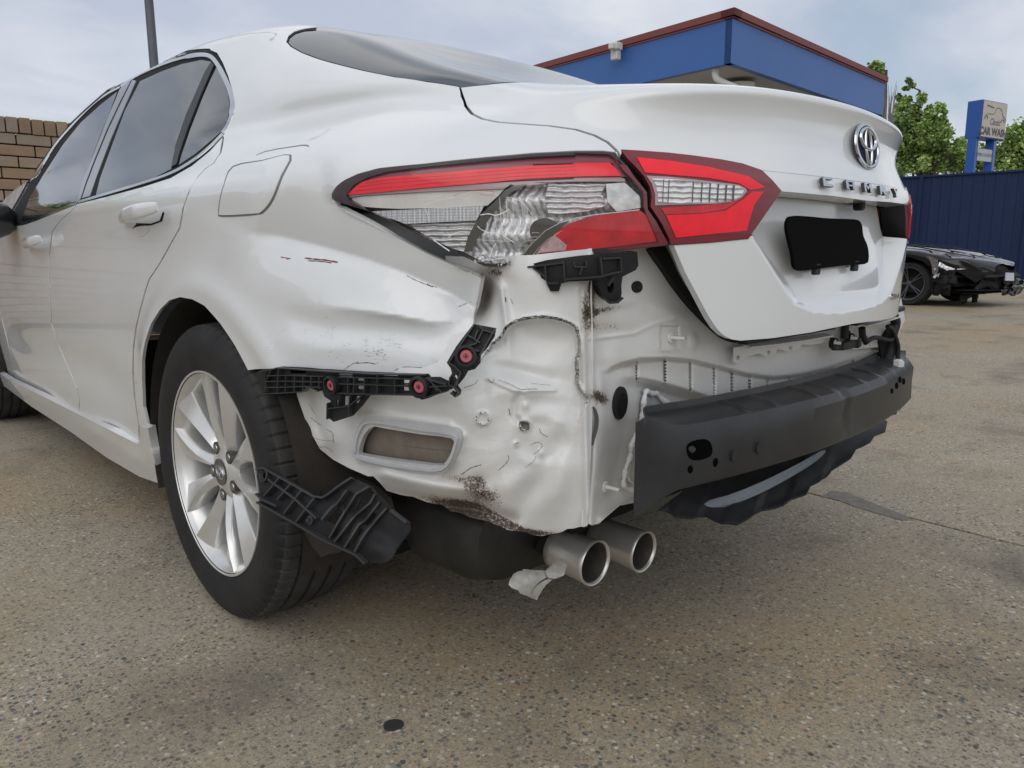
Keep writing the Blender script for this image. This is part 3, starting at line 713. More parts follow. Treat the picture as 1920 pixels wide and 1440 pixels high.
def extr(mb,poly,o,rt,up,n,w,h,t,bev=.0012):
    P=[(p[0]*w,p[1]*h) for p in poly];k=len(P)
    tri=delaunay_2d_cdt([Vector(p) for p in P],[(i,(i+1)%k) for i in range(k)],[],1,1e-7)
    V=[];c=np.mean(P,0)
    for z_,s_ in ((0,1.),(t-bev,1.),(t,.0)):
        for i,p in enumerate(P):
            q=np.array(p)
            if s_==0.:
                a=np.array(P[i-1]);b=np.array(P[(i+1)%k]);e1=(q-a)/np.linalg.norm(q-a);e2=(b-q)/np.linalg.norm(b-q)
                nn=np.array([-e1[1]-e2[1],e1[0]+e2[0]]);area=sum(P[j][0]*P[(j+1)%k][1]-P[(j+1)%k][0]*P[j][1] for j in range(k));nn*=1 if area>0 else -1
                nn/=np.linalg.norm(nn)+1e-9;q=q+nn*bev*1.2
            V.append(o+rt*q[0]+up*q[1]+n*z_)
    F=[tuple(f[i]+2*k if f[i]<k else 0 for i in range(3)) for f in tri[2]]
    for l in (0,1):
        for i in range(k): F.append((l*k+i,l*k+(i+1)%k,(l+1)*k+(i+1)%k,(l+1)*k+i))
    mb.add(V,F)
for ch,u,v in (('C',1538,345.5),('A',1580,350.5),('M',1613,355.5),('R',1641,360.5),('Y',1666,365)):
    o,n,up,rt=frame(SP,u,v,.0085);mb=MB();w,h=.034,.0175
    if ch=='A':
        for k,poly in enumerate(LET['A']): extr(mb,poly,o-rt*w/2-up*h/2+n*(k*0),rt,up,n,w,h,.0065,.0005)
    else: extr(mb,LET[ch][0],o-rt*w/2-up*h/2,rt,up,n,w,h,.0065,.0005)
    lo_=mb.build('badge_letter',[CHROME,mat('badge_side_shade',(.06,.06,.065),.3,metal=.5)],LID)  # letter sides painted dark for the shaded edges of the chrome
    for p_ in lo_.data.polygons: p_.material_index=0 if abs(np.dot(np.array(p_.normal),n))>.75 else 1
def text_mesh(name,txt,size,o,rt,up,n,depth,mt,parent,align='CENTER',bold=0,shear=0,font=None,xs=1.):
    cu=bpy.data.curves.new(name,'FONT');cu.body=txt;cu.size=size;cu.extrude=depth/2;cu.offset=bold;cu.align_x=align;cu.align_y='CENTER';cu.shear=shear;cu.resolution_u=3
    ob=bpy.data.objects.new(name,cu);COL.objects.link(ob);bpy.context.view_layer.update()
    me=bpy.data.meshes.new_from_object(ob.evaluated_get(bpy.context.evaluated_depsgraph_get()));bpy.data.objects.remove(ob)
    Mx=Matrix([[rt[i]*xs,up[i],n[i],o[i]] for i in range(3)]+[[0,0,0,1]]);me.transform(Mx);me.materials.clear()
    return link(name,me,mt,parent)
o,n,up,rt=frame(SLD,1669,557,.002);text_mesh('badge_text','HYBRID',.0175,o,rt,up,n,.006,CHROME,LID,shear=.1,align='LEFT',bold=.0006)
# emblem
o,n,up,rt=frame(SP,1615.5,276.5,.010);a_,b_=.066,.0455
mb=MB();K=48
V=[o+n*.0012]+[o+rt*a_*math.cos(2*math.pi*k/K)*.97+up*b_*math.sin(2*math.pi*k/K)*.97+n*.0008 for k in range(K)]
mb.add(V,[(0,1+k,1+(k+1)%K) for k in range(K)])
EM=mb.build('emblem',mat('emblem_dark_blue',(.004,.012,.035),.5,spec=.06),LID)
def ell(mb,cx_,cy_,a,b,w,t,h0=.004):
    # flat-topped chrome ring with bevelled sides
    K=56;V=[];F=[]
    for k in range(K):
        q=2*math.pi*k/K;c,s=math.cos(q),math.sin(q);ww=w(q) if callable(w) else w
        for dr,hh in ((0,0),(.12,h0*.8),(.35,h0),(.65,h0),(.88,h0*.8),(1,0)):
            V.append(o+rt*(cx_+(a-ww*dr)*c)+up*(cy_+(b-ww*dr)*s)+n*(t+hh))
    for k in range(K):
        for j in range(5): F.append((k*6+j,k*6+j+1,((k+1)%K)*6+j+1,((k+1)%K)*6+j))
    mb.add(V,F)
mb=MB();ell(mb,0,0,a_,b_,lambda q:.0080+.002*abs(math.cos(q)),.0);ell(mb,0,.013,.044,.0235,lambda q:.0052+.0015*abs(math.cos(q)),.003);ell(mb,0,-.001,.0175,.039,lambda q:.0048-.0005*abs(math.cos(q)),.002)
mb.build('emblem_ring',CHROME,EM if False else LID,smooth=True,auto=50)
# plate, blanked out black, on two clips
PP=PxSurf([(1480,410,'y',.105),(1620,415,'y',.105),(1490,500,'y',.098),(1625,490,'y',.098),(1550,455,'y',.1015)])
panel('number_plate',PP,smooth([(1476,425),(1479,410),(1488,404.5),(1520,406),(1550,409),(1590,410.5),(1608,412),(1616,421),(1619,442),(1627,462),(1629,486),(1622,495),(1590,497),(1550,502),(1520,506),(1500,507),(1490,499),(1487,475),(1480,448)],4,True),PLATE,LID,step=.35,thick=.006)
for u,v in ((1530,504),(1602,498)):
    c=hy(u,v,.103);m=MB();m.box(c,(.020,.010,.022));m.build('plate_clip',BLKP,LID,bevel=.002)
# ---- lamps
TL=panel('outer_tail_lamp',SP,OUTL:=lamp_top+[(1155,291),(1170,304),(1190,331),(1212,360),(1214,392),(1230,415),(1252,456),(1246,461),(1200,466),(1130,474),(1080,480),(1010,490),(960,497),(925,501),(908,499),(860,477),(800,448),(740,418),(690,396),(650,384),(632,379),(623,373)],SMOKE,CAR,off=-.034,thick=.03,step=.2)
zc=lambda pts:[(860+x/7.385,330+y/7.385) for x,y in pts]
zb=lambda pts:[(1000+x/4.,260+y/4.) for x,y in pts]
za=lambda pts:[(600+x/4.,260+y/4.) for x,y in pts]
hole=za([(190,425),(250,345),(350,290),(500,245),(800,205),(1200,165),(1600,130),(1920,116)])+zb([(300,102),(570,112),(650,165),(740,300),(830,400),(835,520),(900,620),(960,765),(700,800),(200,855),(20,880)])+za([(1530,905),(1300,940),(1180,925),(1000,850),(760,725),(540,620),(330,530),(210,460)])
panel('lamp_rim',SP,OUTL,SMOKE,TL,holes=[hole],off=-.001,thick=.02,step=.1)
PURP=mat('smoky_red',(.20,.035,.055),.2,coat=.5)
panel('lamp_band',SP,za([(200,405),(260,335),(360,288),(500,238),(800,200),(1200,160),(1600,125),(1920,111)])+zb([(300,97),(575,107),(655,162),(720,275),(660,275),(600,165),(300,165),(0,170)])+za([(1600,185),(1200,215),(800,250),(450,285),(300,320)]),PURP,TL,off=-.006,thick=.002,step=.12)
panel('light_bar',SP,za([(192,412),(300,320),(450,285),(800,255),(1200,220),(1600,190),(1920,180)])+zb([(300,170),(580,170),(625,215),(665,272),(400,275),(0,292)])+za([(1500,300),(1200,332),(800,365),(450,400),(192,422)]),REDL,TL,off=-.004,thick=.012,step=.1,
  offf=None)
for k_,q_ in enumerate(([(250,392),(450,368),(800,335),(1200,302),(1500,275),(1920,255)],[(280,360),(450,335),(800,305),(1200,272),(1500,245),(1920,225)],[(330,330),(500,305),(800,282),(1200,245),(1600,212),(1920,200)])): strip('light_bar_line',SP,za(q_),1.2,-.0036,REDM,TL,step=.06,thick=0)
panel('lamp_band',SP,za([(192,424),(450,402),(800,367),(1200,334),(1400,318),(1440,330),(1380,372),(800,395),(300,425),(190,440)]),mat('pale_pink_clear',(.42,.30,.32),.2,coat=1.),TL,off=-.008,thick=.003,step=.12)
panel('lamp_band',SP,za([(1400,318),(1920,294)])+zb([(300,282),(665,276),(700,290),(700,312),(300,312),(0,322)])+za([(1700,330),(1500,350),(1440,340)]),mat('pale_pink_clear',(.42,.30,.32),.2,coat=1.),TL,off=-.008,thick=.003,step=.12)
GREYR=mat('silvered_reflector',(.8,.8,.78),.3,metal=.3,var=.15,vscale=30)
panel('grey_reflector',SP,za([(192,442),(300,428),(800,397),(1380,374),(1330,430),(1250,500),(900,520),(560,525),(420,520),(300,510),(230,480)]),mat('grey_housing',(.74,.73,.70),.22,coat=.6,var=.12,vscale=20),TL,off=-.012,thick=.003,step=.12,dirt=None)
# honeycomb reflector
def cellmat():
    m=mat('honeycomb_reflector',(.6,.62,.65),.18,metal=.3,coat=1.);t=m.node_tree;b=t.nodes['Principled BSDF'];g=nd(t,'ShaderNodeNewGeometry')
    v=nd(t,'ShaderNodeTexVoronoi');v.inputs['Scale'].default_value=240;v.inputs['Randomness'].default_value=.15;lk(t,g.outputs['Position'],v.inputs['Vector'])
    c=ramp(t,v.outputs['Distance'],[(.1,(.95,.97,1.)),(.6,(.45,.47,.50))]);lk(t,c,b.inputs['Base Color']);return m
panel('honeycomb_strip',SP,za([(345,545),(560,535),(900,520),(1230,497),(1195,560),(1165,615),(900,625),(620,640),(540,610),(430,580)]),cellmat(),TL,off=-.010,thick=.004,step=.12)
def ribmat(name,ax,sc,base=(.50,.50,.49),amp=.9,dist=2.5):
    m=mat(name,base,.2,metal=.35,coat=1.);t=m.node_tree;b=t.nodes['Principled BSDF'];g=nd(t,'ShaderNodeNewGeometry')
    w=nd(t,'ShaderNodeTexWave');w.wave_type='BANDS';w.bands_direction=ax;w.inputs['Scale'].default_value=sc;w.inputs['Distortion'].default_value=dist;w.inputs['Detail'].default_value=3
    lk(t,g.outputs['Position'],w.inputs['Vector']);bp=nd(t,'ShaderNodeBump');bp.inputs['Strength'].default_value=amp;bp.inputs['Distance'].default_value=.004
    n_=noise(t,g.outputs['Position'],45,5,.7,.8)
    lk(t,math_(t,'ADD',w.outputs['Fac'],math_(t,'MULTIPLY',n_,1.0)),bp.inputs['Height']);lk(t,bp.outputs[0],b.inputs['Normal'])
    lk(t,mixc(t,ramp(t,math_(t,'ADD',math_(t,'MULTIPLY',w.outputs['Fac'],.4),math_(t,'MULTIPLY',n_,.75)),[(.22,.05),(.36,.5),(.48,.85),(.62,1.)]),(.10,.095,.085),(.97,.98,1.)),b.inputs['Base Color']);return m
RH=ribmat('ribbed_reflector_level','Z',38);RV=ribmat('ribbed_reflector_upright','Y',36,dist=5.5,amp=.7)
panel('ribbed_reflector',SP,za([(640,645),(900,632),(1165,620),(1130,700),(1080,800),(1065,850),(960,820),(800,745),(700,690)]),RH,TL,off=-.016,thick=.004,step=.12)
CH=Surf(lambda X:-.016-.012*np.sin(X[...,2]*60)**2,rr=(4,12),ss=(10,19),k=(10,12))
cham=za([(1440,345),(1920,320)])+zb([(300,315),(700,300),(760,340),(830,410),(830,525),(500,590),(260,640),(150,720),(60,800),(0,860)])+za([(1520,885),(1300,920),(1190,905),(1075,848),(1130,720),(1240,560),(1370,420)])
panel('bulb_chamber',CH,cham,RV,TL,step=.08,thick=.003)
panel('upper_reflector',SP,zb([(120,335),(430,325),(560,330),(520,420),(560,500),(430,540),(260,560),(120,560),(90,450)]),RH,TL,off=-.012,thick=.003,step=.12)
panel('grey_reflector',SP,zb([(560,330),(700,318),(745,360),(815,430),(825,515),(640,545),(570,470)]),mat('grey_clear_reflector',(.72,.73,.72),.2,coat=1.,metal=.3,var=.35,vscale=60),TL,off=-.010,thick=.003,step=.12)
DKB=mat('smoked_chrome',(.10,.095,.085),.18,metal=.6,coat=.6)
panel('chamber_divider',SP,zc([(60,1045),(110,860),(200,690),(330,500),(480,370),(640,190),(780,120),(950,100),(800,190),(700,230),(560,420),(430,560),(330,740),(230,900),(170,1050)]),DKB,TL,off=-.007,thick=.01,step=.1)
panel('chamber_divider',SP,zc([(860,1130),(1000,950),(1200,760),(1400,650),(1560,600),(1430,720),(1250,860),(1100,1010),(1020,1110)]),DKB,TL,off=-.005,thick=.01,step=.1)
for ln in (zc([(860,1130),(1000,950),(1200,760),(1400,650),(1640,580),(1920,530)])+zb([(650,550),(800,532)]),zc([(1020,1115),(1100,1010),(1250,870),(1430,760)])):
    strip('chrome_line',SP,ln,1.8,-.003,CHROME,TL,step=.05)
panel('dark_socket',SP,smooth(zc([(1000,700),(1080,610),(1220,580),(1370,640),(1380,700),(1250,770),(1130,860),(1000,830)]),3,True),DKB,TL,off=-.010,thick=.006,step=.1)
for q in ([(1010,790),(1120,790)],[(990,850),(1130,850)],[(880,920),(1090,880)],[(850,980),(1010,960)]): strip('bright_line',SP,zc(q+[]) if len(q)>2 else zc([q[0],((q[0][0]+q[1][0])/2,(q[0][1]+q[1][1])/2-8),q[1]]),1.6,-.004,CHROME,TL,step=.05)
panel('lamp_edge',SP,zb([(610,140),(640,190),(700,200),(760,290),(850,400),(858,530),(920,620),(1010,785),(990,800),(700,830),(560,835),(560,822),(940,780),(900,680),(850,570),(835,525),(830,405),(740,300),(680,240)]),REDD,TL,off=.0,thick=.004,step=.1)
panel('brake_lens',SP,zc([(1240,900),(1330,800),(1440,720),(1560,650),(1700,600),(1920,545)])+zb([(650,550),(800,535),(850,570),(900,680),(935,770),(600,812),(200,850),(60,860)]),REDM,TL,off=-.003,thick=.01,step=.1)
panel('pale_lens',SP,zc([(1060,1090),(1150,980),(1240,900),(1330,820),(1430,900),(1500,960),(1480,1030),(1150,1065)]),mat('pink_ribbed_clear',(.55,.36,.37),.2,coat=1.,var=.4,vscale=90),TL,off=-.002,thick=.003,step=.1)
panel('clear_lens',SP,OUTL,MAT['clear_lens'],TL,off=.003,thick=0,step=.2)
CRK=mat('crack_white',(.8,.8,.8),.35)
for ln,w in [(zc([(300,540),(420,525),(520,545),(640,500),(700,460)]),2.2),(zc([(640,290),(760,310),(860,360),(940,430),(1000,520),(1040,590)]),1.),(zc([(260,690),(330,750),(440,790),(560,790),(650,850),(770,920)]),1.6),(zc([(400,630),(400,740)]),1.3),(zc([(570,290),(580,520),(600,700),(640,920)]),1.),(zc([(500,540),(520,700),(540,900)]),1.),(zc([(660,340),(680,560),(720,700),(740,860)]),1.1),(zc([(750,360),(760,560),(800,740),(800,880)]),.9),(zc([(940,400),(960,560),(975,660)]),.8),(zc([(870,330),(880,500),(900,620)]),.8),
   (za([(1020,430),(1130,400),(1280,405),(1340,430)]),1.),(za([(780,500),(880,465),(1020,440)]),.8),(za([(780,500),(810,560),(820,620)]),.8),(za([(850,750),(900,790),(975,842)]),2.6),(za([(960,740),(1040,700),(1130,700)]),1.4),(zc([(240,880),(560,900),(760,900)]),.8),(zc([(430,1130),(470,1010),(520,930)]),1.6),(zc([(270,1110),(420,1160),(640,1130)]),2.)]:
    strip('lens_crack',SP,smooth(ln,3),[w*(.5+.5*abs(math.sin(i*1.7))) for i in range(len(smooth(ln,3)))],.0036,CRK,TL,step=.04,thick=0)
strip('lens_crack',SP,smooth(za([(1010,430),(1100,402),(1200,393),(1300,398),(1290,425),(1200,420)]),3),.9,.0036,mat('crack_red',(.6,.1,.12),.3),TL,step=.04,thick=0)
# crumbled lower corner of the lens
mb=MB();rr=random.Random(3)
for k in range(60):
    u=885+rr.random()*75;v=478+(u-885)*.16+rr.random()*14-3
    X,N=SP.ev(SP.px([(u,v)]));c=X[0]+N[0]*rr.uniform(.001,.006);q=rr.uniform(.0015,.0045);V=[c+np.array([rr.uniform(-q,q) for _ in range(3)]) for _ in range(4)];mb.add(V,[(0,1,2),(0,2,3),(0,1,3),(1,2,3)])
mb.build('lens_shards',mat('shard_clear',(.55,.57,.58),.08,coat=1.,metal=.3),TL)['kind']='stuff'
# inner lamp, left one traced, right one mirrored
def inner_lamp(mirror):
    def Q(pts): 
        q=SP.px(dens(pts,6));return [(64-x,y) for x,y in q][::-1] if mirror else q
    kw=dict(px=False,step=.13)
    inl=[(1164,282.5),(1200,284.5),(1250,288),(1300,293.5),(1350,300.5),(1390,308),(1425,320),(1445,339),(1462,359.5),(1430,406),(1401,447),(1330,454.5),(1259,459),(1240,420),(1219,388),(1221,370),(1218,352),(1207,332),(1192,315),(1175,298)]
    L=panel('inner_tail_lamp',SP,Q(inl),REDD,CAR,off=.003,thick=.006,**kw);panel('lamp_housing',SP,Q(inl),BLKP,L,off=-.0032,thick=.05,**kw)
    panel('light_bar',SP,Q(zb([(770,152),(1000,175),(1300,220),(1600,290),(1725,368),(1610,388),(1530,340),(1300,300),(1000,277),(830,262)])),REDL,L,off=.0045,thick=.0015,**kw)
    panel('light_bar',SP,Q(zb([(985,575),(1250,565),(1430,540),(1560,455),(1625,400),(1712,400),(1640,500),(1585,690),(1060,742),(1020,650)])),REDL,L,off=.0045,thick=.0015,**kw)
    panel('light_bar',SP,Q(zb([(945,520),(1200,507),(1440,485),(1570,430),(1600,420),(1540,455),(1430,530),(1250,558),(980,568)])),REDM,L,off=.0044,thick=.0014,**kw)
    clear=zb([(840,285),(1000,292),(1200,312),(1400,335),(1530,352),(1580,378),(1585,400),(1545,445),(1470,475),(1350,490),(1100,495),(905,502),(905,420),(880,340)])
    panel('clear_rim',SP,Q(clear),mat('pale_pink_clear',(.4,.3,.3),.2),L,off=.0048,thick=.002,**kw)
    panel('clear_window',SP,Q(zb([(880,305),(1000,308),(1200,325),(1400,347),(1530,365),(1565,390),(1530,440),(1460,465),(1350,480),(1100,486),(925,490),(925,420),(905,345)])),RH,L,off=.0055,thick=.001,**kw)
    for k,X0 in enumerate((960,1000,1180,1245,1305,1365,1425,1480)):
        w=1.2+k*.35;yt=305+(X0-880)*.085
        strip('clear_rib',SP,Q2(zb([(X0+6,yt),(X0+1,(yt+470)/2),(X0-2,478-(X0-1300)*.05*(X0>1300))]),mirror),w,.0060,DKB,L,step=.05,thick=.001,px=True) if not mirror else None
    return L
def Q2(p,m): return p
inner_lamp(False);inner_lamp(True)
strip('lamp_gap_shadow',SP,[(1160,287),(1180,308),(1196,326),(1214,354),(1217,388),(1235,418),(1256,459)],14,-.02,BLKD,CAR)
# far side outer lamp
def mirrorpx(pts): return [(64-x,y) for x,y in SP.px(dens(pts,6))][::-1]
panel('far_tail_lamp',SPF,mirrorpx(OUTL),REDM,CAR,px=False,step=.25,off=.001,thick=.02)
# paint transfer and scratches on the quarter panel
RS=mat('red_brown_transfer',(.22,.06,.05),.7);BS=mat('dark_scratch',(.06,.05,.05),.7)
for ln,w,mt in [([(527,482),(538,484),(545,485)],2.2,RS),([(538,486),(541,487)],1.4,RS),([(572,484),(590,486),(612,488),(634,492)],3.4,RS),([(578,489),(600,490),(622,493)],2.,BS),([(762,517),(780,526),(800,534),(818,539)],1.5,RS),([(800,533),(806,536),(812,538)],2.6,BS),([(668,681),(690,680),(705,683)],1.6,BS),([(645,694),(658,684),(672,678)],1.,BS),([(860,575),(872,570),(884,566)],1.1,BS),([(738,695),(760,688),(800,690)],1.,BS)]:
    L=smooth(ln,5);strip('scratch',SB,L,[w*(.35+.65*abs(math.sin(i*2.3+u_))) for i,u_ in zip(range(len(L)),[ln[0][0]]*len(L))],.0005,mt,CAR,step=.03,thick=0)

# ================================================================= EXPOSED METAL BEHIND THE MISSING BUMPER
def zd(pts): return [(840+x/4.,460+y/4.) for x,y in pts]
def ze(pts): return [(440+x/4.,560+y/4.) for x,y in pts]
def zf(pts): return [(800+x/4.,780+y/4.) for x,y in pts]
def zg(pts): return [(1080+x/3.,560+y/3.) for x,y in pts]
def zh(pts): return [(460+x/5.647,850+y/5.647) for x,y in pts]
crack=zd([(330,745),(400,680),(450,600),(560,552),(700,535),(800,545),(900,575),(960,610),(985,700),(985,800),(965,860),(970,960),(965,1020),(1000,1090),(1050,1140)])
def cbump(u,v):
    d,t=segd(u,v,crack);ins=pip(np.stack([u,v],1),crack+[(1080,800),(1060,880),(960,900),(880,820),(870,720)]) if len(u)>3 else pip(np.stack([u,v],1),crack+[(1080,800),(1060,880),(960,900),(880,820),(870,720)])
    b=np.where(ins,.016*sm(0,9,d),0)*gb(u,v,1030,650,105,135,0,2)+.020*gb(u,v,1010,640,85,60,20)*ins       # sheet sunk behind the split seam
    b-=.006*np.exp(-(d/5)**2)
    b+=.016*gb(u,v,985,700,60,16,12)-.010*gb(u,v,1000,735,70,16,2)
    d,_=segd(u,v,zd([(300,1000),(480,1080),(560,1100),(620,1085),(800,1085)]));b-=.005*np.exp(-(d/4)**2)
    d,_=segd(u,v,zd([(540,1110),(500,1180),(490,1280),(540,1330)]));b+=.008*np.exp(-(d/6)**2)
    b+=.011*gb(u,v,1015,825,50,40,10,3)-.006*gb(u,v,1040,805,16,18)
    for (x,y,r) in ((905,785,12),(985,797,10)):
        q=np.hypot(u-x,v-y);b-=.006*np.exp(-((q-r)/3.2)**2)+.003*(q<r)
    for (x,y,r) in ((1015,850,7),(985,760,7),(968,833,5)): b-=.006*gb(u,v,x,y,r,r*1.2)
    # vent surround
    vo=ze([(905,1130),(930,960),(1040,870),(1600,945),(1710,1030),(1660,1200),(1500,1305),(950,1205)]);d,_=segd(u,v,vo+[vo[0]]);b-=.008*np.exp(-(d/8)**2)
    # lower edge: bulge, then the torn lip
    d,t=segd(u,v,[(690,880),(770,900),(850,915),(930,925)]);b-=.020*np.exp(-(d/13)**2)*sm(0,.15,t)*(1-sm(.85,1,t))
    d,t=segd(u,v,[(720,925),(820,945),(900,955),(960,975)]);b+=.022*np.exp(-(d/13)**2)
    b-=.012*gb(u,v,960,905,40,22,-30)+0
    b+=.012*gb(u,v,1000,920,60,22,-55)-.010*gb(u,v,1050,900,22,70,10)
    # upper pillar crease and funnel
    b+=.065*gb(u,v,908,555,15,46,12)-.012*gb(u,v,945,580,7,55,-8)
    b-=.012*np.exp(-((u-(1094+.02*(v-600)))/7)**2)*sm(520,560,v)
    b+=.006*np.sin(u*.045+v*.02)*np.sin(v*.037-u*.01)*sm(560,640,v)*.6
    b+=.009*ridged(u,v,5,34)*gb(u,v,960,790,150,190,0,2)+.0034*ridged(u,v,6,13)*(gb(u,v,940,800,160,150,0,2)+gb(u,v,620,850,50,60,0,2))+.012*ridged(u,v,12,30)*gb(u,v,905,570,30,60,0,2)
    b+=.009*crease(segd(u,v,zd([(180,560),(200,480),(280,330),(265,230)]))[0],9)-.012*crease(segd(u,v,zd([(440,610),(425,480),(400,330),(290,220)]))[0],8)
    b+=.004*np.sin(v*.075+u*.03)*gb(u,v,610,850,50,60)+.008*gb(u,v,598,800,10,40,-20)
    return b
CP_=PxSurf([(560,760,'x',-.86),(575,700,'x',-.855),(620,860,'x',-.835),(660,720,'x',-.835),(700,800,'x',-.825),(767,835,'x',-.80),(780,715,'x',-.815),(860,850,'x',-.775),(850,700,'x',-.785),(950,800,'x',-.742),(1000,700,'x',-.712),(1095,600,'y',.25),(1098,760,'y',.25),(1100,980,'y',.25),(1030,1003,'y',.31),(950,990,'x',-.725),(860,960,'x',-.765),(760,925,'x',-.80),(900,560,'x',-.712),(865,600,'x',-.74),(930,520,'x',-.715),(1000,520,'x',-.70),(1100,480,'y',.255),(860,500,'x',-.735)],cbump)
def cdirt(u,v):
    d=.16+.9*gb(u,v,915,560,20,45,10)
    for (x,y,a,b_,an,w) in ((905,925,58,22,24,1.45),(840,950,85,16,18,1.5),(900,962,50,14,24,1.3),(935,975,70,8,22,1.7),(1020,1000,70,7,4,1.2),(700,745,60,9,3,.7),(893,900,18,12,-30,1.1),(850,895,60,9,10,.8),(1092,700,9,260,0,.35),(1100,590,10,50,0,1.3),(1120,745,26,14,30,1.2),(930,510,22,12,20,1.2),(585,745,14,30,0,.8),(700,775,60,6,6,.7),(960,520,14,12,0,.4),(610,845,26,26,30,.7)):
        d=d+w*gb(u,v,x,y,a,b_,an)
    return d
vent_out=ze([(905,1130),(912,1050),(930,975),(970,910),(1040,875),(1200,900),(1400,925),(1600,945),(1680,975),(1708,1030),(1700,1090),(1660,1190),(1600,1280),(1500,1302),(1300,1285),(1100,1245),(950,1205),(915,1175)])
vent_in=ze([(945,1150),(955,1095),(985,1020),(1050,955),(1150,968),(1400,1008),(1640,1040),(1652,1110),(1610,1200),(1560,1245),(1300,1218),(1100,1190),(960,1165)])
cout=[(835,480),(905,482),(1000,478),(1110,466),(1110,560),(1112,640),(1112,740),(1110,800),(1106,900),(1100,987),(1085,989)]+zf([(1060,850),(960,885),(860,905),(800,890),(700,862),(600,850),(560,820),(520,812),(440,785),(400,780),(330,755),(250,720),(180,705),(100,670),(0,640),(-100,610),(-200,590),(-300,560)])+[(712,905),(700,893),(690,893),(655,878),(625,862),(600,842),(585,815),(570,780),(557,742),(552,715),(600,690),(700,688),(790,690),(820,680),(838,655),(848,620),(842,560)]
rr=random.Random(5)
cj=[(x+rr.uniform(-1.2,1.2),y+rr.uniform(-1.5,1.5)) if y>930 else (x,y) for x,y in dens(cout,9)]
CPN=panel('inner_corner_panel',CP_,cj,INNER,CAR,step=.062,thick=.003,holes=[[( (x+vx*2)/3,(y+vy*2)/3) for (x,y),(vx,vy) in zip(vent_out,[(767,835)]*len(vent_out))] if False else vent_in],dirt=cdirt)
# split seam edges showing grey primer
for ln,w in ((crack[0:6],3.5),(crack[4:8],2.5),(crack[7:],5.5)):
    L=smooth(ln,5);strip('torn_seam',CP_,L,[w*(.25+.75*abs(math.sin(i*1.3+w))) for i in range(len(L))],.0015,SEAL,CPN,step=.05)
for ln,w in ((zd([(1085,1210),(1100,1240),(1112,1300),(1105,1380),(1090,1440),(1080,1500)]),8),):
    L=smooth(ln,4);strip('open_seam',CP_,L,[w*(.4+.6*math.sin(math.pi*min(max(i/len(L),.05),.95))) for i in range(len(L))],.002,mat('open_seam_grey',(.07,.068,.062),.8),CPN,step=.05)
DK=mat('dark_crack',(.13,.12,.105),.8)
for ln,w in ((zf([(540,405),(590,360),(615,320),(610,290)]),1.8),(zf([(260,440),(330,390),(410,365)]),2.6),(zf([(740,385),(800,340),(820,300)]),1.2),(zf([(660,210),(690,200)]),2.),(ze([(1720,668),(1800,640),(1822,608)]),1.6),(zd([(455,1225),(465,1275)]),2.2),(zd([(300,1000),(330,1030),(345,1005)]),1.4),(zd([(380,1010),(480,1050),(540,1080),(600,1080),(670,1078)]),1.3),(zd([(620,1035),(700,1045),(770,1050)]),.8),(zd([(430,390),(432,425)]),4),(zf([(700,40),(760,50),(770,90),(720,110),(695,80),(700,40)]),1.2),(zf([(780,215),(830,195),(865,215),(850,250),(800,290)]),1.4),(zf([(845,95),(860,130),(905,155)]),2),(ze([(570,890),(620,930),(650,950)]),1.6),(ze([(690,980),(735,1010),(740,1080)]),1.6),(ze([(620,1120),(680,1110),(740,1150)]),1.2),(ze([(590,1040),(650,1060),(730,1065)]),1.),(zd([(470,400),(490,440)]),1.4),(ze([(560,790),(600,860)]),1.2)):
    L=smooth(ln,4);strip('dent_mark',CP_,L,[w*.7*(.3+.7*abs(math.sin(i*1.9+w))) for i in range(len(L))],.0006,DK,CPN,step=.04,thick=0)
# vent
VS=PxSurf([(672,842,'x',-.832),(700,790,'x',-.826),(850,805,'x',-.789),(850,870,'x',-.785),(690,865,'x',-.825),(767,830,'x',-.808)])
V1=panel('body_vent',VS,smooth(vent_out,3,True),GREYV,CPN,holes=[smooth(vent_in,3,True)],step=.05,thick=.012,off=.006,offf=None)
def inset(p,c,f): return [(c[0]+(x-c[0])*f,c[1]+(y-c[1])*f) for x,y in p]
vm=[((a+c)/2,(b+d)/2) for (a,b),(c,d) in zip(ze([(905,1130),(930,975),(1040,875),(1400,925),(1680,975),(1700,1090),(1600,1280),(1300,1285),(1100,1245),(915,1175)]),ze([(945,1150),(975,1030),(1050,955),(1400,1008),(1635,1040),(1650,1110),(1560,1245),(1300,1218),(1100,1190),(955,1165)]))]
strip('vent_ridge',VS,smooth(vm,5,True),4.5,.011,GREYV,CPN,step=.05,thick=.006)
panel('vent_board',VS,inset(vent_out,(767,835),1.0),CARD,CPN,off=-.020,thick=.002,step=.3)
strip('board_crease',VS,[(690,822),(740,830),(800,838),(845,845)],1.2,-.0295,DK,CPN,thick=0)
strip('board_crease',VS,[(740,842),(800,850),(835,852)],1.,-.0192,DK,CPN,thick=0)
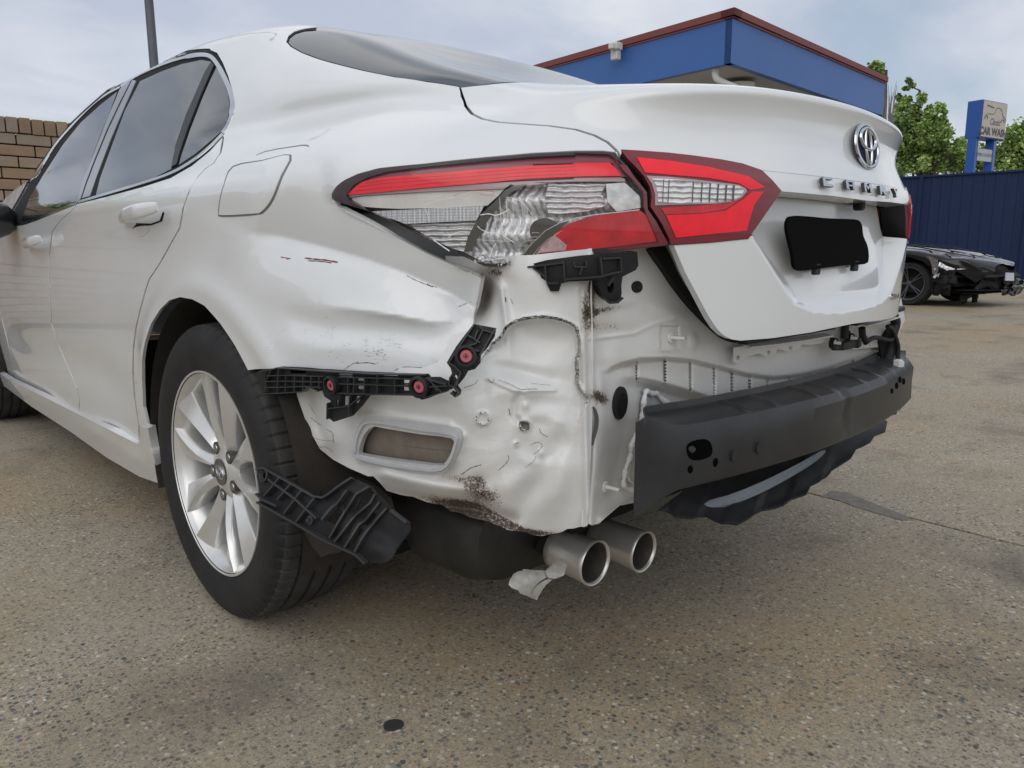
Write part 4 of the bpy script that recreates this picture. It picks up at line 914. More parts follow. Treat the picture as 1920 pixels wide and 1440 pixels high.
# ---- rear panel
up_=lambda u:np.interp(u,[1100,1140,1165,1200,1250,1300,1350,1400,1450,1500,1560,1640,1700],[700,690,678,669,667,672,684,697,703,698,684,652,625])
lo_=lambda u:np.interp(u,[1100,1140,1165,1200,1250,1300,1350,1390,1450,1500,1560,1640,1700],[712,708,703,705,716,730,748,754,744,728,710,680,650])
def rbump(u,v):
    m=sm(1120,1160,u)
    b=.020*sm(0,12,v-up_(u))*m+.060*sm(0,24,v-lo_(u))*sm(1150,1230,u)
    bd=(v>up_(u))&(v<lo_(u)+10);per=np.interp(u,[1150,1195,1247,1295,1340,1372,1405,1440,1480,1520,1560,1600,1640,1690],np.arange(14.));b+=.008*(per%1.)*sm(1180,1196,u)*sm(0,8,v-up_(u)-3)*(1-sm(0,20,v-lo_(u)-4))
    b-=.006*gb(u,v,1170,692,22,6,4,2)*0;b+=.006*gb(u,v,1166,690,20,4,-4)
    d,_=segd(u,v,[(1108,478),(1104,560),(1108,700),(1116,800),(1108,985)]);b-=.010*np.exp(-(d/7)**2)
    d,_=segd(u,v,zg([(60,230),(330,195),(400,160),(480,130),(560,110)]));b-=.003*np.exp(-(d/4)**2)
    b+=.005*np.where((u>1237)&(u<1275)&(v>610)&(v<657),sm(0,3,np.minimum(np.minimum(u-1237,1275-u),np.minimum(v-610,657-v))),0)
    b-=.006*gb(u,v,1300,640,9,15,0,2)
    b+=.03*gb(u,v,1165,850,30,80,10)-.016*gb(u,v,1122,860,10,70,4)+.01*gb(u,v,1140,930,18,30,20)
    b-=.012*np.exp(-(segd(u,v,[(1130,975),(1160,960),(1190,940)])[0]/8)**2)
    b+=.010*gb(u,v,1130,655,18,60)-.006*gb(u,v,1128,740,8,50,-6)
    b+=.0022*ridged(u,v,15,36)+.0022*ridged(u,v,16,13)*gb(u,v,1120,800,60,190,0,2)
    b-=.008*gb(u,v,1250,585,60,12,18)
    return b
RP_=PxSurf([(1100,500,'y',.255),(1100,600,'y',.25),(1098,760,'y',.25),(1100,980,'y',.25),(1180,560,'y',.245),(1180,700,'y',.245),(1180,940,'y',.26),(1250,640,'y',.235),(1300,560,'y',.245),(1370,640,'y',.22),(1450,600,'y',.21),(1540,640,'y',.20),(1620,620,'y',.198),(1690,600,'y',.205),(1690,700,'y',.22),(1400,800,'y',.225),(1550,720,'y',.21),(1250,850,'y',.25)],rbump)
def rdirt(u,v):
    d=.15+.5*sm(700,740,v)*sm(1380,1450,u)*.8
    for (x,y,a,b_,an,w) in ((1108,560,10,60,0,1.4),(1115,585,70,7,-12,1.3),(1140,612,60,12,0,.8),(1125,745,26,14,30,1.4),(1135,540,40,12,0,.8),(1240,690,140,10,6,.35),(1180,692,22,7,0,.5),(1150,680,50,8,0,.4),(1160,790,14,14,0,.7),(1250,660,20,4,0,1.),(1480,620,130,12,-14,.5),(1620,630,60,30,-20,.6),(1140,960,40,16,-20,.5)):
        d=d+w*gb(u,v,x,y,a,b_,an)
    return d
rout=[(1104,466),(1180,458),(1250,448),(1300,470),(1360,560),(1420,600),(1560,590),(1690,560),(1697,600),(1668,660),(1665,690),(1600,730),(1500,790),(1400,840),(1300,880),(1240,930),(1195,935)]+zg([(320,1150),(250,1160),(180,1220),(130,1265),(90,1275),(70,1265),(60,1280),(40,1285)])+[(1092,987),(1098,900),(1108,820),(1112,760),(1108,690),(1104,600),(1100,520)]
RPN=panel('rear_body_panel',RP_,rout,INNER,CAR,step=.066,thick=.003,dirt=rdirt)
for k in range(1): pass
# boot seal
strip('boot_seal',RP_,smooth([(1222,462),(1240,492),(1262,530),(1290,568),(1320,600),(1350,628),(1375,640)],4),[26,26,25,24,22,20,18,17,16,15,14,14,13,13,12,12,12,11,11,10,10,9,9,8,6][:25],.012,RUB,CAR,step=.1,thick=.02)
def disc(name,surf,u,v,rw,rh,mt,parent,off=.004,th=.006,ang=0,n=22,dome=.0):
    a=math.radians(ang);o=[(u+rw*math.cos(t)*math.cos(a)-rh*math.sin(t)*math.sin(a),v+rw*math.cos(t)*math.sin(a)+rh*math.sin(t)*math.cos(a)) for t in [2*math.pi*k/n for k in range(n)]]
    return panel(name,surf,o,mt,parent,step=.12,thick=th,off=off)
disc('rubber_plug',RP_,1161,755,13.5,31,RUB,RPN,ang=5,off=.003)
disc('rubber_plug',RP_,1164,758,8.5,22,BLKD,RPN,ang=5,off=.0045)
disc('rubber_plug',RP_,1193,538,9.5,11,RUB,RPN,off=.003);disc('rubber_plug',RP_,1194,538,5,6,BLKP,RPN,off=.005)
def stud(u,v,surf,L=.03,r=.0035,wr=.010,mt=None):
    X,N=surf.ev(surf.px([(u,v)]));c=X[0];n=N[0]*.4+np.array([0,-1,0.]);n/=np.linalg.norm(n);m=MB()
    m.lathe([(0,wr*.9),(.003,wr),(.004,wr*.9),(.004,0.0005)],18,c,n);m.lathe([(0,r),(L,r),(L+.001,r*.5)],10,c,n);return m.build('stud',mt or INNER,RPN,smooth=True)
stud(1256,633,RP_);stud(1133,912,RP_)
def bead(pts,surf,r,name='sealer_bead',mt=None,off=.002,par=None):
    L=smooth(pts,5);X,N=surf.ev(surf.px(L));X=X+N*off;m=MB();m.tube(X,[r*(.75+.16*math.sin(i*.9)+.12*math.sin(i*2.3+1)) for i in range(len(X))],8);return m.build(name,mt or INNER,par or RPN,smooth=True,auto=70)
bead(zg([(340,680),(348,620),(352,560),(365,512),(395,492),(430,530),(480,570),(520,600),(512,640)]),RP_,.0064,off=.011)
bead(zg([(430,530),(470,580),(500,610),(500,650)]),RP_,.003,off=.012)
bead(zg([(320,735),(290,775),(272,830),(268,880),(245,940),(232,1000),(232,1045),(260,1068),(320,1075)]),RP_,.0066,off=.014)
bead(zg([(322,760),(300,830),(285,900),(262,1000),(290,1035),(325,1040)]),RP_,.0034,off=.012)
panel('crash_box_plate',RP_,zg([(350,680),(362,560),(400,510),(480,580),(515,610),(505,655)]),mat('blue_grey_primer',(.42,.46,.50),.45,coat=.3,var=.1,vscale=30),RPN,off=.006,step=.12)
# latch flanges
LF=PxSurf([(1370,650,'y',.205),(1385,680,'y',.207),(1545,630,'y',.182),(1545,650,'y',.184),(1610,615,'y',.18),(1680,590,'y',.182),(1680,620,'y',.185)])
panel('flange_bracket',LF,smooth([(1373,651),(1392,648),(1545,630)],2)+[(1546,641),(1520,646),(1500,645),(1496,653),(1475,658),(1455,654),(1450,662),(1432,667),(1420,662),(1396,668),(1389,678),(1380,682),(1372,678)],mat('flange_white',(.70,.70,.68),.4,coat=.3),RPN,step=.1,thick=.002,off=.004,holes=[[(1381+4*math.cos(a),670+4.5*math.sin(a)) for a in [k*.7 for k in range(9)]],[(1438+3.5*math.cos(a),660+4*math.sin(a)) for a in [k*.7 for k in range(9)]],[(1479+3.5*math.cos(a),652+4*math.sin(a)) for a in [k*.7 for k in range(9)]]],dirt=lambda u,v:.35+0*u)
def shelf(pts,w,name='flange_lip'):
    X,N=LF.ev(LF.px(pts));m=MB();V=[];F=[]
    for x in X: V+= [x,x+np.array([0,-w,-.004]),x+np.array([0,-w,-.0065]),x+np.array([0,0,-.0025])]
    for i in range(len(X)-1):
        for k in range(4): F.append((i*4+k,i*4+(k+1)%4,i*4+4+(k+1)%4,i*4+4+k))
    F+=[(0,1,2,3),tuple((len(X)-1)*4+k for k in (3,2,1,0))];m.add(V,F);return m.build(name,mat('flange_white',(.7,.7,.68),.4),RPN)
shelf([(1392,645),(1440,640),(1500,632),(1548,624)],.018);shelf([(1612,606),(1640,600),(1668,592),(1680,588)],.018)
panel('flange_bracket',LF,[(1588,612),(1640,604),(1676,594),(1670,612),(1660,634),(1655,650),(1600,655),(1588,640)],INNER,RPN,step=.1,thick=.002,dirt=lambda u,v:.8+0*u)
disc('bolt_hole_patch',LF,1591,624,3.5,5,BLKD,RPN,off=.001)  # flat black disc laid on the flange, colour gives the hole's shade
for u in (1415,1455,1497,1530): 
    X=LF.ev(LF.px([(u,632-(u-1415)*.12)]))[0][0];m=MB();m.box(X+[0,.01,.012],(.018,.018,.008));m.build('seal_clip',GREYV,RPN,bevel=.002)
m=MB()
for u0,v0,u1,v1,y in ((1390,640,1560,612,.175),(1600,606,1690,578,.17)):
    a=hy(u0,v0,y);b=hy(u1,v1,y);m.bar(a,b,.02,.012)
m.build('lid_seal',BLKP,CAR,bevel=.003)
# wiring harness
def px3(pts,y): return [hy(u,v,y if np.isscalar(y) else y[i]) for i,(u,v) in enumerate(pts)]
HN=None
HN=None
for pts,y,r in (([(1622,643),(1640,633),(1660,637),(1672,636),(1676,622),(1668,612)],.165,.0055),([(1664,612),(1672,618),(1680,635),(1684,652),(1683,672)],.160,.0055),([(1585,608),(1584,622),(1583,634)],.165,.008),([(1616,615),(1618,632),(1625,640)],.165,.008),([(1672,590),(1678,606),(1672,628),(1668,660),(1660,680)],.18,.014)):
    m=MB();m.tube(smooth([tuple(p) for p in px3(pts,y)],6),r,10);o=m.build('cable',RUB,HN or CAR,smooth=True)
    if HN is None: o.name='wiring_harness';HN=o
m=MB();a,b=hy(1575,650,.155),hy(1604,643,.155);m.bar(a,b,.017,.017);m.bar(hy(1562,651,.158),hy(1578,651,.156),.012,.014);m.bar(hy(1602,644,.152),hy(1608,641,.152),.020,.022);m.build('cable_connector',BLKP,HN,bevel=.003)
for u,v in ((1558,643),(1589,634)):
    c=hy(u,v,.172);m=MB();m.lathe([(0,.012),(.012,.012),(.013,.009),(.013,.0005)],18,c,(0,-1,0));m.build('rubber_grommet',RUB,HN,smooth=True)
    c=hy(u+6,v,.160);m=MB();m.lathe([(0,.007),(.004,.007),(.004,.004),(.014,.0035),(.014,.0004)],12,c,(.3,-1,0));m.build('white_nut',mat('white_plastic',(.62,.62,.60),.4),HN,smooth=True)
m=MB();m.box(hy(1683,688,.128),(.022,.016,.036));m.box(hy(1689,684,.128),(.014,.012,.018));m.build('white_plug',MAT['white_plastic'],HN,bevel=.002)
panel('black_cover',LF,[(1645,640),(1668,606),(1678,640),(1676,670),(1655,690),(1650,672)],BLKD,RPN,off=.004,step=.2)
# ---- bumper beam
def yb(x):
    w=1-sm(.50,.57,abs(x));return (.083+.20*x*x)*w+.178*(1-w)
sx=np.linspace(-.593,.572,150)
V=[];F=[];npf=12
for x in sx:
    w=float(1-sm(.505,.575,abs(x)));yf=yb(x)
    zl=.394+w*(.039);zhi=.549-w*.012
    kink=.007*math.exp(-((x+.02)/.012)**2);kf=.004*math.exp(-((x-.03)/.06)**2)
    zc_=.0055*math.sin(x*7);
    rib=.006*sum(math.exp(-((x-c)/.006)**2) for c in (-.34,-.26,-.12,-.05,.10,.2,.3,.4))
    y0=yf
    pr=[(.062*w,zl-.020*w-.001),(.058*w,zl-.012*w),(.006*w,zl-.001*w),(0,zl+.008),(.0015*w+kink+kf,(zl+zhi)/2+zc_*0),(kink*.6,zhi-.012-.006*w),(.010*w+kink,zhi-.004*w-.002*(1-w)-kink*.5),(.036*w,zhi+.002*w+rib*w-.001*(1-w)),(.066*w,zhi+.004*w+rib*w),(.074*w,zhi+.009*w),(.076*w,zhi+.018*w),(.079*w,zhi+.018*w)]
    for dy,z in pr: V.append((x,y0+dy,z+ (.010*sm(.3,-.3,0)*0)))
for i in range(len(sx)-1):
    for k in range(npf-1): a=i*npf+k;F.append((a,a+1,a+npf+1,a+npf))
me=mesh('bumper_beam',V,F);b=bmesh.new();b.from_mesh(me);bmesh.ops.solidify(b,geom=list(b.faces)[:],thickness=.0025);bmesh.ops.recalc_face_normals(b,faces=b.faces);b.to_mesh(me);b.free();me.shade_smooth();me.set_sharp_from_angle(angle=math.radians(38))
at=me.attributes.new('dirt','FLOAT','POINT');co=np.array([v.co for v in me.vertices]);at.data.foreach_set('value',(.2+.5*np.exp(-((co[:,0]+.05)/.12)**2)+.4*(co[:,2]>.545)*(co[:,0]<-.2)*(co[:,0]>-.45)).astype(np.float32))
BM=link('bumper_beam',me,BEAM,CAR)
BBV=BVHTree.FromPolygons([tuple(v.co) for v in me.vertices],[tuple(p.vertices) for p in me.polygons])
def decal(name,outline,mt,parent,off=.0012,th=.001):
    P=[];Ns=[]
    for (u,v) in outline:
        h=BBV.ray_cast(Vector(CC),Vector(rd(u,v)).normalized())
        if h[0] is None: return None
        n=np.array(h[1]);n=n if n@(CC-np.array(h[0]))>0 else -n;P.append(np.array(h[0]));Ns.append(n)
    n=np.mean(Ns,0);n/=np.linalg.norm(n);k=len(P);c=np.mean(P,0);m=MB();T=[p+n*off for p in P]
    m.add([c+n*off]+T+[p-n*.004 for p in P],[(0,1+i,1+(i+1)%k) for i in range(k)]+[(1+i,1+(i+1)%k,1+k+(i+1)%k,1+k+i) for i in range(k)]);return m.build(name,mt,parent)
def elo(u,v,a,b_,ang=0,n=20,sq=1.):
    t_=math.radians(ang);o=[]
    for k in range(n):
        q=2*math.pi*k/n;x=a*np.sign(math.cos(q))*abs(math.cos(q))**sq;y=b_*np.sign(math.sin(q))*abs(math.sin(q))**sq;o.append((u+x*math.cos(t_)-y*math.sin(t_),v+x*math.sin(t_)+y*math.cos(t_)))
    return o
for u,v,a,c,an,sq in ((1311,843,24,19,-12,.75),(1341,867,4,8.5,8,1),(1294,880,4.5,7.5,8,1),(1301,912,12,17,10,1),(1694,715,2.5,6,0,1),(1687,712,2.5,6,0,1),(1681,723,2.5,6,0,1),(1672,733,2,5,0,1)): decal('beam_hole_patch',elo(u,v,a,c,an,24,sq),mat('pure_dark',(.002,.002,.002),.95,spec=.05),BM)  # black patches laid on the beam, hole shade is in their colour
for u,v in ((1374,854),(1421,840)): decal('beam_rivet',elo(u,v,5,11,8),BEAM,BM,off=.004)
US=PxSurf([(1320,950,'y',.17),(1400,910,'y',.15),(1540,850,'y',.14),(1400,930,'y',.145),(1340,960,'y',.165),(1450,890,'y',.142)],lambda u,v:-.006*np.exp(-(segd(u,v,[(1325,955),(1400,935),(1460,905),(1540,850)])[0]/4)**2))
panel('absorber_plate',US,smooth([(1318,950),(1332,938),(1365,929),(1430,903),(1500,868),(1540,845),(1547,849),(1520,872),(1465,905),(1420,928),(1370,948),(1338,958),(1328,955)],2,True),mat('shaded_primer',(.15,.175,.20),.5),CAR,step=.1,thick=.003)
def tb(u,v):
    w=u*.55+v*.2;d,_=segd(u,v,[(1270,972),(1385,982),(1440,958),(1520,925),(1600,855),(1662,806)])
    return .016*np.clip(np.sin(w*.11),-.25,.5)*np.exp(-(d/60)**2)+.003*np.sin((u*.8-v)*.10)-.012*np.exp(-(d/8)**2)
TR=PxSurf([(1250,950,'y',.17),(1250,970,'y',.16),(1380,985,'y',.115),(1380,900,'y',.19),(1500,935,'y',.10),(1500,850,'y',.17),(1600,860,'y',.12),(1660,800,'y',.18),(1640,790,'y',.22),(1560,815,'y',.2),(1300,920,'y',.2)],tb)
tray=[(1235,955),(1300,905),(1400,860),(1520,800),(1600,770),(1652,785),(1664,790),(1660,808),(1640,815),(1632,828),(1606,840),(1596,858),(1560,880),(1552,892),(1520,910),(1512,925),(1480,936),(1462,950),(1430,955),(1410,966),(1385,982),(1350,979),(1325,966),(1300,970),(1270,968),(1258,960)]
panel('under_tray',TR,tray,BLKG,CAR,step=.08,thick=.004)
panel('under_tray_tip',TR,[(1660,765),(1678,768),(1682,774),(1650,782)],BLKG,CAR,step=.2,thick=.004)
# ---- black side bracket with ribs, clips
BK=PxSurf([(470,700,'x',-.905),(480,740,'x',-.90),(520,715,'x',-.897),(600,720,'x',-.885),(700,722,'x',-.868),(800,725,'x',-.845),(845,730,'x',-.825),(660,785,'x',-.868),(615,790,'x',-.878),(905,620,'x',-.79),(876,668,'x',-.81),(855,735,'x',-.822),(925,620,'x',-.778)])
bk=ze([(150,600),(135,560),(200,535),(340,512),(520,520),(720,540),(900,548),(1080,560),(1250,562),(1440,565),(1460,590),(1530,590),(1600,625),(1625,680),(1560,705),(1445,752),(1390,765),(1340,722),(1000,730),(940,810),(870,885),(730,930),(698,905),(706,770),(660,740),(640,690),(600,655),(560,660),(520,700),(400,705),(220,718)])
H_=lambda pts:ze(pts)
holes=[H_([(750,765),(768,765),(766,815),(748,815)]),H_([(808,735),(855,735),(852,800),(806,808)]),H_([(895,735),(940,735),(915,785),(892,795)]),H_([(905,600),(985,600),(985,625),(905,620)]),H_([(905,655),(985,660),(985,690),(905,685)]),H_([(1250,612),(1318,614),(1318,640),(1250,638)]),H_([(1250,665),(1318,670),(1318,698),(1250,695)]),H_([(395,535),(520,535),(520,565),(400,565)]),H_([(760,555),(870,558),(870,580),(760,578)]),H_([(1090,560),(1215,565),(1210,582),(1095,580)])]
BRK=panel('side_bracket',BK,bk,BLKP,CAR,step=.12,thick=.003,holes=holes,off=-.004)
def ribs(name,surf,lines,h,w,mt,parent,off=0):
    m=MB()
    for ln in lines:
        L=dens(ln,9)[:max(2,len(dens(ln,9)))];
        L=[p for p in pts_d(ln)];X,N=surf.ev(surf.px(L));T=np.gradient(X,axis=0);T/=np.linalg.norm(T,axis=1)[:,None]+1e-9;B=np.cross(T,N);B/=np.linalg.norm(B,axis=1)[:,None]
        V=[];F=[]
        for i in range(len(X)): a=X[i]+N[i]*off;V+=[a-B[i]*w/2,a-B[i]*w/2+N[i]*h,a+B[i]*w/2+N[i]*h,a+B[i]*w/2]
        for i in range(len(X)-1):
            for k in range(4): F.append((i*4+k,i*4+(k+1)%4,i*4+4+(k+1)%4,i*4+4+k))
        F+=[(3,2,1,0),tuple((len(X)-1)*4+k for k in range(4))];m.add(V,F)
    return m.build(name,mt,parent)
RBM=mat('rib_plastic',(.045,.047,.05),.4,var=.3,vscale=20)
ribs('bracket_rib',BK,[H_(l) for l in ([(200,545),(340,518),(720,545),(1080,565),(1440,570)],[(250,575),(400,572),(680,580)],[(245,618),(400,616),(670,622)],[(240,662),(400,660),(520,655),(660,662)],[(215,712),(400,702),(520,695),(570,655),(640,690)],[(345,520),(335,700)],[(400,570),(396,700)],[(465,575),(462,700)],[(530,575),(528,690)],[(590,578),(588,650)],[(650,580),(648,660)],[(290,530),(250,620),(240,710)],[(240,560),(255,700)],
 [(790,585),(1000,590),(1340,600)],[(800,635),(1000,640),(1200,648),(1330,650)],[(780,705),(1000,712),(1340,718)],[(865,590),(865,710)],[(910,595),(905,710)],[(990,595),(985,712)],[(1085,560),(1085,712)],[(1215,590),(1215,712)],[(1335,600),(1335,715)],[(1445,590),(1500,640),(1560,700)],[(1440,600),(1590,640)],[(1430,660),(1600,650)],[(1440,735),(1600,690)],[(1460,590),(1530,690)],[(880,710),(870,800),(870,880)],[(800,720),(790,810)],[(708,780),(705,900)],[(715,820),(870,800),(960,730)])],.009,.0018,RBM,BRK,off=-.004)
def clip(u,v,surf,parent,boss=.017):
    X,N=surf.ev(surf.px([(u,v)]));c=X[0];n=N[0];m=MB();m.lathe([(-.004,boss),(.010,boss),(.0115,boss-.002),(.0115,boss-.0045),(.003,boss-.006),(.003,.0005)],26,c,n);m.build('clip_boss',BLKP,parent,smooth=True)
    m=MB();m.lathe([(.003,.0098),(.006,.0098),(.0075,.0085),(.0078,.0045),(.0068,.004),(.0068,.0005)],22,c,n);k=m.build('trim_clip',PINK,parent,smooth=True)
    up=np.array([0,0,1.]);up-=n*(up@n);up/=np.linalg.norm(up);rt=np.cross(up,n);m=MB();cc=c+n*.0078
    m.bar(cc-rt*.0035,cc+rt*.0035,.0016,.001,n);m.bar(cc-up*.0035,cc+up*.0035,.0016,.0011,n);m.build('clip_slot',mat('dark_clip_red',(.12,.02,.02),.6),k)
for u,v in ((626,721),(790,724)): clip(u,v,BK,BRK)
DG=panel('corner_bracket',BK,zd([(-10,880),(60,760),(120,680),(175,610),(205,592),(360,620),(350,680),(300,760),(245,825),(243,880),(200,930),(150,942),(115,1000),(70,1052),(95,1085),(92,1115),(70,1135),(40,1120),(30,1090),(62,1100),(70,1085),(45,1062),(15,1030),(10,990),(30,960),(18,920)]),BLKP,CAR,step=.1,thick=.003,holes=[zd([(48,985),(58,965),(72,990),(66,1008)])])
ribs('bracket_rib',BK,[zd(l) for l in ([(205,595),(20,880)],[(360,622),(245,825)],[(230,600),(265,640),(215,740),(150,760)],[(160,680),(205,705),(230,640)],[(205,705),(245,735)],[(265,640),(350,665)],[(20,880),(60,900),(110,950)],[(180,770),(240,800)],[(30,980),(20,1040),(60,1060),(92,1100),(70,1130),(35,1100)],[(110,950),(60,1060)])],.009,.002,RBM,DG)
clip(876,668,BK,DG)
# black lamp carrier under the lamp
LC=PxSurf([(970,500,'y',.33),(1090,500,'y',.235),(1195,500,'y',.205),(1040,540,'y',.27),(1150,560,'y',.22),(1000,480,'y',.30)])
lcp=zd([(500,180),(590,150),(740,110),(1000,75),(1200,60),(1420,50),(1428,150),(1410,185),(1370,205),(1310,235),(1300,300),(1303,360),(1295,400),(1250,432),(1200,425),(1160,390),(1130,300),(1125,262),(900,272),(840,290),(830,345),(770,345),(745,300),(735,265),(690,240),(600,200)])
LCO=panel('lamp_carrier',LC,lcp,BLKG,CAR,step=.12,thick=.02,holes=[smooth(zd([(1195,300),(1215,270),(1245,290),(1240,340),(1220,362),(1200,345)]),2,True)])
ribs('bracket_rib',LC,[zd(l) for l in ([(610,160),(860,130),(860,120)],[(870,115),(880,265)],[(740,150),(745,260)],[(1130,90),(1145,235)],[(1145,100),(1280,92),(1285,195),(1150,225)],[(945,125),(950,160),(1030,160),(1025,120)],[(1000,160),(985,215)],[(885,250),(1150,230)],[(1230,235),(1190,300)],[(750,280),(835,280)],[(650,165),(740,235)],[(1160,390),(1200,428),(1260,425),(1300,390)])],.006,.0025,mat('grey_rib',(.04,.041,.043),.45),LCO,off=0)
# hanging liner bracket in front of the tyre
HB=PxSurf([(490,890,'x',-.945),(490,940,'x',-.955),(560,940,'x',-.94),(640,960,'x',-.92),(697,915,'x',-.88),(665,898,'x',-.89),(765,985,'x',-.86),(700,1050,'x',-.90),(735,960,'x',-.865)],lambda u,v:.010*gb(u,v,650,960,120,20,32)-.008*gb(u,v,705,1030,20,20))
hbo=zh([(120,240),(135,185),(170,160),(240,155),(300,185),(420,250),(520,320),(640,400),(760,472),(850,470),(1000,370),(1080,325),(1160,268),(1340,350),(1400,430),(1560,600),(1740,730),(1745,820),(1600,1010),(1560,1100),(1480,1160),(1400,1165),(1300,1150),(1200,1060),(1000,960),(860,900),(720,850),(580,740),(330,605),(175,520),(160,430),(150,350)])
cyl=[zh([(235+28*math.cos(a)-20,235+30*math.sin(a)) for a in [k*.63 for k in range(10)]]),zh([(540,595),(575,600),(572,635),(538,628)])]
gaps=[zh([(1010,500),(1110,400),(1180,440),(1060,600)]),zh([(1230,460),(1330,385),(1375,430),(1290,560),(1180,600)]),zh([(900,620),(980,570),(1050,640),(960,760),(870,720)]),zh([(1130,690),(1200,650),(1100,850),(990,900)]),zh([(1290,660),(1380,560),(1420,600),(1300,760),(1230,750)]),zh([(1070,960),(1150,880),(1220,790),(1260,800),(1150,960),(1110,985)])]
HBO=panel('hanging_liner_bracket',HB,hbo,BLKG,CAR,step=.08,thick=.004,holes=[zh([(200,205),(235,195),(262,215),(262,250),(235,270),(205,258),(192,232)])]+gaps)
ribs('bracket_rib',HB,[zh(l) for l in ([(160,175),(240,160),(520,325),(760,475),(850,475),(1160,272)],[(420,252),(345,345),(250,450)],[(530,335),(390,495)],[(640,410),(460,640)],[(770,495),(590,720)],[(290,280),(560,480),(800,690)],[(980,555),(850,700)],[(1110,400),(1000,540),(860,700)],[(1330,360),(1200,440),(1070,630),(930,880)],[(1390,430),(1340,520),(1210,620),(980,920)],[(1435,510),(1300,680),(1210,770),(1080,980)],[(1515,575),(1400,700),(1290,860),(1190,1030)],[(170,520),(330,605),(580,740),(860,900),(1200,1060),(1300,1150)],[(160,430),(230,490),(380,560)],[(1560,600),(1740,740)])],.011,.0035,mat('grey_rib',(.07,.07,.07),.5),HBO)
X,N=HB.ev(HB.px(zh([(228,235)])));m=MB();m.lathe([(0,.0125),(.008,.0125),(.009,.010),(.004,.0075),(.004,.006)],24,X[0],N[0]);m.build('bracket_boss',MAT['grey_rib'],HBO,smooth=True)
X,N=HB.ev(HB.px(zh([(705,705)])));m=MB();m.lathe([(0,.008),(.005,.008),(.006,.004),(.010,.0035),(.010,.0003)],16,X[0],N[0]);m.build('liner_fastener',MAT['grey_rib'],HBO,smooth=True)
LP=PxSurf([(600,1000,'x',-.885),(650,1045,'x',-.875),(680,1000,'x',-.87),(570,985,'x',-.89)],lambda u,v:.006*gb(u,v,620,1020,15,20,30))
panel('torn_liner_flap',LP,zh([(600,740),(760,850),(900,900),(1060,985),(1000,1050),(880,1070),(800,1100),(760,1050),(700,980),(640,860)]),LINER,CAR,step=.1,thick=.003)
# wheel housings, liner
def housing(yc,r,side,mt,name):
    m=MB();V=[];F=[];a0,a1=math.radians(-18),math.radians(198);n=40;xo,xi=.893*side,.50*side
    for i in range(n+1):
        a=a0+(a1-a0)*i/n;y=yc-r*math.cos(a);z=.33+r*math.sin(a);V+=[(xo,y,z),(xi,y,z)]
    for i in range(n): F.append((2*i,2*i+2,2*i+3,2*i+1))
    F.append(tuple(2*i+1 for i in range(n+1)));m.add(V,F);return m.build(name,mt,CAR,smooth=True,auto=50)
housing(1.10,.392,-1,LINER,'wheel_liner');housing(1.10,.392,1,LINER,'wheel_liner');housing(3.925,.40,-1,LINER,'wheel_liner');housing(3.925,.40,1,LINER,'wheel_liner')
LB=PxSurf([(520,740,'x',-.84),(600,900,'x',-.82),(700,960,'x',-.78),(560,740,'x',-.80),(640,1020,'x',-.83),(620,800,'x',-.78)],lambda u,v:.01*np.sin(u*.05)+.006*np.sin(v*.03))
panel('wheel_liner_rear',LB,[(508,738),(565,738),(592,835),(640,880),(700,905),(735,935),(748,985),(700,960),(640,960),(560,990),(548,900),(535,820)],LINER,CAR,step=.12,thick=.003)
m=MB();m.tube([hx(540,892,-.845),hx(568,887,-.85)],.007,10);m.build('liner_clip',BLKD,CAR,smooth=True)
# underside
m=MB();m.box((0,2.65,.235),(1.50,4.0,.02));m.box((0,.80,.36),(1.0,1.0,.02));m.build('underbody',BLKD,CAR)  # plain dark sheets put under the floor to block light
m=MB();m.box((0,.33,.45),(1.16,.02,.26));m.box((-.58,.70,.60),(.02,.5,.36));m.build('boot_light_block',BLKD,CAR)  # unseen dark boards added inside the boot to stop light
m=MB()
for s in(-1,1): m.bar((s*.80,1.10,.33),(0,1.10,.31),.07,.07);
m.bar((-.5,1.0,.25),(-.5,1.9,.25),.06,.05);m.build('rear_axle',BLKP,CAR)
# muffler
m=MB();V=[];F=[];n=28
for i,(y,k) in enumerate(((.44,.05),(.442,.6),(.455,.88),(.50,1.),(1.02,1.),(1.06,.8))):
    for j in range(n):
        a=2*math.pi*j/n;c,s=math.cos(a),math.sin(a);V.append((-.545+.155*k*np.sign(c)*abs(c)**.6,y,.275+.085*k*np.sign(s)*abs(s)**.6))
    if i:
        for j in range(n): F.append(((i-1)*n+j,(i-1)*n+(j+1)%n,i*n+(j+1)%n,i*n+j))
F+=[tuple(range(n))];m.add(V,F);MU=m.build('muffler',MUFF,CAR,smooth=True,auto=50)
m=MB();m.lathe([(-.002,.0850),(.006,.0850)],10,(-.5,.6,.27),(0,1,0)) if False else None
def tip(c,r,L,ax,name='exhaust_tip'):
    ax=np.array(ax,float);ax/=np.linalg.norm(ax);m=MB();c=np.array(c)
    m.lathe([(.02,r-.0035),(.003,r-.003),(0,r-.001),(-.001,r+.001),(.002,r+.0028),(.008,r+.001),(.05,r-.001),(L*.85,r-.002),(L,r-.004),(L+.006,r-.014),(L+.007,.0005)],56,c,ax);t=m.build(name,STEEL,CAR,smooth=True,auto=60)
    m=MB();m.lathe([(.004,r-.0032),(.03,r-.006),(.09,r-.007),(.091,.0005)],40,c,ax);m.build('tip_bore',mat('tip_inside',(.20,.185,.165),.4,metal=.8,var=.3,vscale=25),t,smooth=True)
    return t
c1=hy(1117,1056,.300);c2=hy(1208,1035,.292)
T1=tip(c1,.0405,.095,(-.03,1,.03));T2=tip(c2,.039,.115,(-.03,1,.045))
